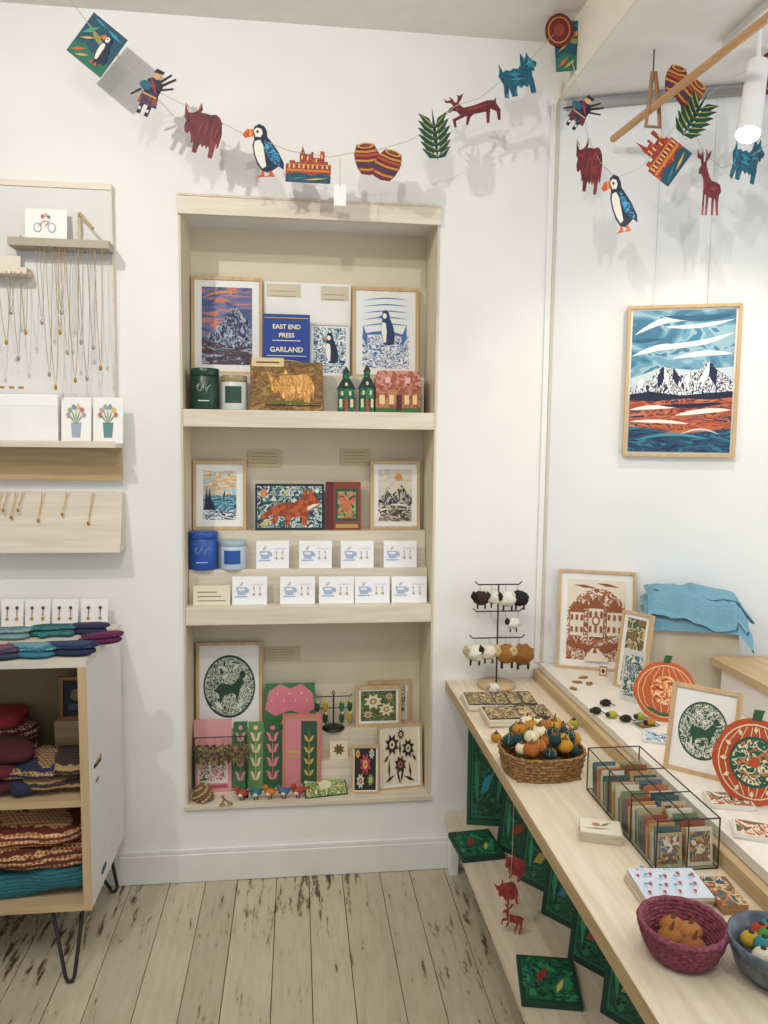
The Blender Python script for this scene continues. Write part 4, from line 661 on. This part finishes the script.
for col in (0,1):
    x0=gx0+.006+col*(xm-gx0); 
    for i in range(47):
        y=gy0+.010+i*.0069; h=.066+.010*math.sin(i*1.7+col); b.M=T((x0,y,CT+.0037),0,6); b.box(0,.053,0,.0016,0,h,C(pc[(i*5+col*3)%12]))
        if i in(0,15,30): b.art([(NR(['#d6cdb8','#96502f','#345c66','#c0985a'],60,(1,1,1),1,2),rect(.1,.1,.9,.9))],0,0,.053,h,0)
b.M=Matrix.Identity(4); b.done('greeting_card_collection')
flat('small_card_stack',600,836,CT,.085,.065,-20,4,[('#e0d9c6',rect(.02,.02,.98,.98)),('#9a8a6a',leaf(.1,.3,.8,.4,.05)),('#b57a50',circ(.4,.6,.1,.12,10)),('#7a8a5a',leaf(.5,.5,.75,.8,.05))],'#c9bda2',.005)
sp=[('#b03a42',[(x-.03,y+.04),(x+.03,y+.04),(x+.015,y-.04),(x,y-.07),(x-.015,y-.04)]) for x,y in ((.1,.75),(.3,.8),(.5,.72),(.72,.8),(.92,.75),(.2,.45),(.42,.4),(.64,.45),(.85,.42),(.1,.15),(.32,.15),(.54,.15),(.76,.15))]
flat('strawberry_notebook',668,894,CT,.125,.095,-3,3,[('#ccd6e2',rect(0,0,1,1))]+sp+[('#5a8ab0',circ(x,y,.03,.04,8)) for x,y in ((.2,.7),(.4,.62),(.62,.62),(.84,.62),(.1,.35),(.3,.3),(.52,.3),(.75,.3),(.2,.9),(.62,.92))]+[('#4a7a4a',leaf(x-.03,y+.05,x+.03,y+.05,.02)) for x,y in ((.1,.75),(.3,.8),(.5,.72),(.72,.8),(.92,.75),(.2,.45),(.42,.4),(.64,.45),(.85,.42))],'#cdbca8',.007)
flat('patterned_notebook',724,900,CT,.048,.088,-3,3,[(NR(['#3f5a4c','#a8583a','#c9bb8a','#2a4a5a'],50,(1,1,1),1,3),rect(0,0,1,1))],'#a37e52',.006,P=None)
def bowl(name,p,r,m,h=.062,inner=None):
    b=MB(); n=9
    for i in range(n):
        s=(.66+.34*(i/(n-1))**.6)*r; pts=[(p.x+s*math.cos(a*math.pi/36)*(1+.012*math.sin(a*1.5+i*1.7)),p.y+s*math.sin(a*math.pi/36)*(1+.012*math.sin(a*1.5+i*1.7)),CT+.006+i*h/n) for a in range(72)]
        b.tube(pts,.0052,m,6,True)
    b.lathe([(0,.002),(r*.66,.002),(r*.7,.008),(0,.008)],(p.x,p.y,CT),inner or m); return b.done(name)
p=pz(681,955,CT); bowl('woven_pink_bowl',p,.066,N2('#8c4458','#69303f',150,.4,.6,(1,1,1),.8,2,.5),.055)
b=MB(); 
for i,(dx,dy) in enumerate(((-.020,.0),(.020,.012),(.005,-.026),(-.002,.028))):
    b.ball((p.x+dx,p.y+dy,CT+.03),.019,C(['#96602c','#a8703a','#8f5426','#a06a30'][i],.9,0,.4,200),1.15,1,.85); b.cyl((p.x+dx,p.y+dy,CT+.044),(p.x+dx+.006,p.y+dy,CT+.060),.004,.001,C('#6f4424'),8)
b.done('felt_onions')
p=pz(775,978,CT); p.x=min(p.x,.80); 
b=MB(); b.lathe([(0,.0),(.04,0),(.060,.02),(.070,.05),(.072,.064),(.068,.064),(.058,.024),(.036,.008),(0,.008)],(p.x,p.y,CT+.0005),N2('#3f4850','#59646e',60,.4,.6,(1,1,1),.3)); b.done('ceramic_bowl')
b=MB()
for i in range(14):
    a=i*2.4; rr=.046*math.sqrt(i/14); q=(p.x+rr*math.cos(a),p.y+rr*math.sin(a),CT+.052+.016*(1-rr/.05)); b.ball(q,.014,C(['#96325a','#4f8a36','#b8942c','#5a3680','#2f8080','#d0c8b4','#a83c2c'][i%7],.95,0,.6,200),1.2,1,.9,nu=12,nv=8); b.ball((q[0],q[1],q[2]+.011),.005,C('#2a2a20'),nu=7,nv=5)
b.done('felt_ball_pile')

# =============== SILL GOODS
SZ=.734
uu=Vector((math.cos(A20),-math.sin(A20),0)); nn=Vector((-math.sin(A20),-math.cos(A20),0))
c0=pw(556,672,.05); c1=pw(633,672,.05); w=(c1-c0).length; h=pw(595,571,.03).z-SZ
p=(c0+c1)/2; p.z=SZ+.0006
BR='#965432'; CRM='#e6dcc8'
def bld(x0,x1,y0,y1,roof=True):
    o=[(CRM,rect(x0,y0,x1,y1)),(BR,rect(x0,y0,x0+.012,y1)),(BR,rect(x1-.012,y0,x1,y1)),(BR,rect(x0,y1-.01,x1,y1))]
    if roof: o.append((BR,[(x0-.02,y1),((x0+x1)/2,y1+.14),(x1+.02,y1)]))
    n=3
    for i in range(n):
        for j in range(2):
            xx=x0+(x1-x0)*(i+.25)/n; yy=y0+(y1-y0)*(j+.3)/2; o.append((BR,rect(xx,yy,xx+(x1-x0)*.16,yy+(y1-y0)*.22)))
    return o
pol=[(NR([BR,CRM,BR,'#a8663f',CRM],34,(1,1,1),1.5,3),rect(0,0,1,1)),(CRM,[(0,.62),(.2,.8),(.4,.9),(.7,.88),(1,.72),(1,1),(0,1)]),(BR,leaf(.1,.93,.5,.9,.02)),(BR,leaf(.5,.96,.9,.92,.02))]+bld(.04,.3,.3,.6)+bld(.68,.96,.32,.62)+bld(.36,.64,.3,.66)+[(BR,circ(.5,.5,.07,.06,12)),(CRM,circ(.5,.5,.045,.04,12)),(BR,[(0,.24),(.5,.18),(1,.26),(1,.2),(.5,.12),(0,.18)]),(CRM,[(.3,0),(.45,.16),(.55,.16),(.75,0)]),(BR,[(.46,.1),(.5,.2),(.54,.1)])]
framed('framed_village_lino_print',p,w,h,yaw=-20,tilt=5,polys=pol,border=.09,fw=.009,fd=.018)
PL=Vector((.85,W,SZ+.0006))+uu*.47+nn*.12
b=MB(); b.M=T(PL,-20); b.box(-.13,.13,-.07,.07,0,.225,N2('#b5a994','#c5bba8',8,.3,.7)); b.done('display_plinth',.002)
# one loosely folded throw: height-field drape over the plinth with thick rolled edges
b=MB(); tw=C('#6f9db1',.95,0,.9,160)
b.M=T(PL+Vector((0,0,.226)),-20)
def drape(x0,x1,y0,y1,zf,t,m,nx=44,ny=26):
    v=[]
    for s_ in (1,0):
        for j in range(ny+1):
            for i in range(nx+1):
                a=i/nx; c=j/ny; x=x0+(x1-x0)*a; y=y0+(y1-y0)*c; ed=min(1,min(a,1-a)*14,min(c,1-c)*10)
                z=zf(x,y); v.append((x,y,z+(t*(.5+.5*ed**.5) if s_ else t*(.5-.5*ed**.5))))
    n1=(nx+1)*(ny+1); f=[]
    for j in range(ny):
        for i in range(nx):
            q=j*(nx+1)+i; f.append((q,q+1,q+nx+2,q+nx+1)); f.append((n1+q,n1+q+nx+1,n1+q+nx+2,n1+q+1))
    b_=[i for i in range(nx)]
    for i in range(nx):
        f.append((i,n1+i,n1+i+1,i+1)); q=ny*(nx+1)+i; f.append((q,q+1,n1+q+1,n1+q))
    for j in range(ny):
        q=j*(nx+1); f.append((q,q+nx+1,n1+q+nx+1,n1+q)); q+=nx; f.append((q,n1+q,n1+q+nx+1,q+nx+1))
    b.vf(v,f,m,True)
def zf(off,seed,am,fx=0):
    def g(x,y):
        z=off+am*noise.noise(Vector((x*8,y*13,seed)))+am*.5*noise.noise(Vector((x*22+y*9,y*10,seed+4)))
        z-=max(0,-y-.068)*2.2+max(0,abs(x)-.125)*(1.3 if x>0 else .7)
        return z+fx*x
    return g
drape(-.148,.170,-.092,.08,zf(.012,1,.012),.016,tw)
drape(-.150,.155,-.085,.078,zf(.036,5,.020,-.03),.018,tw)
drape(-.140,.120,-.098,.070,zf(.060,9,.026,-.10),.018,tw)
drape(-.120,.175,-.060,.060,zf(.070,13,.024,-.06),.014,tw)
b.done('folded_blue_throw')
b=MB(); b.box(1.27,1.60,1.35,2.10,SZ+.0006,.835,C('#e3e0d9')); b.box(1.255,1.61,1.34,2.14,.8352,.858,wood('#ad9269','#c4aa82','y')); b.done('wooden_riser',.001)
def pumpkin(u0,u1,vt,vb,yaw,c1,c2,z=SZ,green=False):
    p,w,h=gnd(u0,u1,vt,vb,z); b=MB(); b.M=T(p,yaw,8)
    out=[(a*w*.5*(1+.03*math.cos(6*math.atan2(bz,a))),h*.44+bz*h*.44) for a,bz in circ(0,0,1,1,36)]; b.poly(out,.006,C(c1),0)
    P=[]
    P.append((c2,circ(.5,.46,.44,.40,28))); P.append((c1,circ(.5,.46,.425,.385,28)))
    for s in (-.36,-.22,-.08,.08,.22,.36):
        P.append((c2,[(.5+s*(1-.6*t*t)-.005,.46+t*.38) for t in (-.95,-.5,0,.5,.95)]+[(.5+s*(1-.6*t*t)+.006,.46+t*.38) for t in (.95,.5,0,-.5,-.95)]))
    if green:
        P+=[('#1b5240',circ(.5,.46,.30,.27,20)),(NR(['#1b5240',c2,'#1b5240','#c9703a'],50,(1,1,1),1.2,3),circ(.5,.46,.27,.24,20)),(c1,circ(.5,.46,.07,.06,12))]
        P+=[(c2,leaf(.5+.33*math.cos(t),.46+.30*math.sin(t),.5+.42*math.cos(t),.46+.38*math.sin(t),.025)) for t in [i*.52 for i in range(12)]]
    else:
        P+=[(NR([c1,'#f0d9b0','#e09a5a',c1,'#8f2f1f'],50,(1,1,1),1.2,3),circ(.5,.48,.24,.22,20)),('#2f6b45',leaf(.2,.2,.42,.14,.03)),('#2f6b45',leaf(.8,.2,.58,.14,.03)),('#2f6b45',leaf(.3,.12,.7,.12,.025))]
    b.art(P,-w/2,0,w,h*.96,0,.0003)
    b.poly([(-.008,h*.86),(.010,h*.86),(.016,h*.97),(-.004,h*.97)],.006,C('#2f5630'),-.001); b.done('pumpkin_decoration')
pumpkin(634,694,654,722,-25,'#c4602e','#e6c79c'); pumpkin(714,790,708,806,-30,'#b84d24','#e6d3ac',SZ,True)
p,w,h=gnd(672,722,668,776,SZ); framed('framed_green_wreath_print',p,.155,.205,yaw=-42,tilt=16,fw=.010,border=.08,polys=wreath('#24503a','#dcdccc'))
p,w,h=gnd(614,640,612,690,SZ); framed('framed_small_print',p,.11,h,yaw=-62,tilt=8,fw=.008,polys=[(NR(['#8a6a40','#345c4e','#c9b58a','#8a6a40'],30,(1,1,1),1,3),rect(0,0,1,1))])
p,w,h=gnd(620,640,650,702,SZ); card('standing_greeting_card',p,.07,h,yaw=-55,tilt=6,m=C('#ccd0c8'),polys=[(NR(['#4f7090','#dcdccc','#345c3e','#8fa8b8'],50,(1,1,1),1,3),rect(.1,.1,.9,.9))])
b=MB(); wd=C('#96703f')
for i,(u,v) in enumerate(((574,684),(584,680),(594,686),(580,690))):
    p=pz(u,v,SZ); b.M=Tf((p.x,p.y,SZ+.0045+.0*i),i*40); b.poly([(a*.030,c*.024) for a,c in cowp],.004,wd)
b.done('wooden_cow_ornaments')
p=pz(603,676,SZ); card('tiny_print',p,.024,.032,yaw=-20,m=C('#a8744e'),t=.003,polys=[(CRM,rect(.15,.15,.85,.85)),('#5a3a2a',circ(.5,.5,.25,.25,8))])
b=MB()
for i,(u,v,c) in enumerate(((596,714,'#16291e'),(612,718,'#a8a82c'),(626,722,'#1c1a18'),(640,720,'#96a034'),(606,706,'#1c1a18'),(650,726,'#b07a2c'))):
    p=pz(u,v,SZ); b.M=Matrix.Identity(4); b.ball((p.x,p.y,SZ+.0105),.012,C(c,.9,0,.5,200),1.3,1,.85,nu=12,nv=8); b.ball((p.x-.014,p.y-.003,SZ+.0115),.007,C('#1c1a18'),nu=8,nv=6); b.tube([(p.x+.014,p.y,SZ+.008),(p.x+.026,p.y-.006,SZ+.003)],.0015,C('#1c1a18'))
b.done('felt_bee_ornaments')
flat('blue_print_cards',664,740,SZ,.10,.07,-25,2,[(NR(['#dcdfe4','#346c92','#dcdfe4','#8fb0c4'],32,(1,1,1),1,3),rect(.05,.05,.95,.95))],'#d9d9d6',.003)
flat('picture_cards',645,726,SZ,.06,.05,10,1,[('#4a6a4c',rect(.05,.05,.95,.95)),('#c0743c',circ(.5,.5,.25,.25,8))],'#d9d9d6',.003)
flat('orange_print_cards',728,803,SZ,.09,.065,-15,3,[(NR(['#b5532f','#e0d3bc','#34503e','#c97a4e'],38,(1,1,1),1,3),rect(.05,.05,.95,.95))],'#dfd9cf',.003)
flat('orange_print_cards',757,834,SZ,.09,.065,-25,3,[(NR(['#c0744a','#e0d3bc','#9c4a30','#4a6a5a'],38,(1,1,1),1,3),rect(.05,.05,.95,.95))],'#dfd9cf',.003)

# =============== LIGHT
wd_=bpy.data.worlds.new('daylight'); bpy.context.scene.world=wd_; wd_.use_nodes=True
bg=wd_.node_tree.nodes['Background']; bg.inputs[0].default_value=(.90,.95,1,1); bg.inputs[1].default_value=.80
def area(n,loc,rot,sx,sy,e,c=(1,1,1)):
    l=bpy.data.lights.new(n,'AREA'); l.shape='RECTANGLE'; l.size=sx; l.size_y=sy; l.energy=e; l.color=c; o=bpy.data.objects.new(n,l); o.location=loc; o.rotation_euler=rot; bpy.context.scene.collection.objects.link(o)
def spot(n,loc,tgt,e,ang=70,c=(1,.95,.87),rad=.03,bl=.6):
    l=bpy.data.lights.new(n,'SPOT'); l.energy=e; l.spot_size=math.radians(ang); l.spot_blend=bl; l.shadow_soft_size=rad; l.color=c; o=bpy.data.objects.new(n,l); o.location=loc
    o.rotation_euler=(Vector(tgt)-Vector(loc)).to_track_quat('-Z','Y').to_euler(); bpy.context.scene.collection.objects.link(o)
area('ceiling_fill_light',(-.4,.5,2.78),(0,0,0),2.0,1.6,15,(1,.96,.90))  # unseen area fill added under the ceiling to lift the room, no real fixture
area('window_daylight',(1.93,.8,1.6),(0,math.radians(90),0),1.5,2.6,13,(.92,.96,1))
spot('ceiling_spot',(-1.0,1.05,2.76),(-.1,W,1.95),50,110,(1,.95,.88),.014,.8)
spot('ceiling_spot',(-.1,.5,2.72),(.5,W,1.3),30,100,(1,.94,.86),.025,.8)
spot('ceiling_spot',(.6,.2,2.6),(.85,1.5,.6),21,85,(1,.94,.86),.03,.8)
spot('track_spot_beam',tuple(LS),(1.15,2.2,1.2),11,120,(1,.88,.7),.02,.7)
cam=bpy.data.cameras.new('camera'); co=bpy.data.objects.new('camera',cam); bpy.context.scene.collection.objects.link(co)
co.matrix_world=Matrix.Translation(CAM)@R.to_4x4(); cam.sensor_width=36; cam.sensor_fit='AUTO'; cam.lens=F/1024*36; cam.clip_start=.02
bpy.context.scene.camera=co
bpy.context.scene.view_settings.view_transform='Standard'
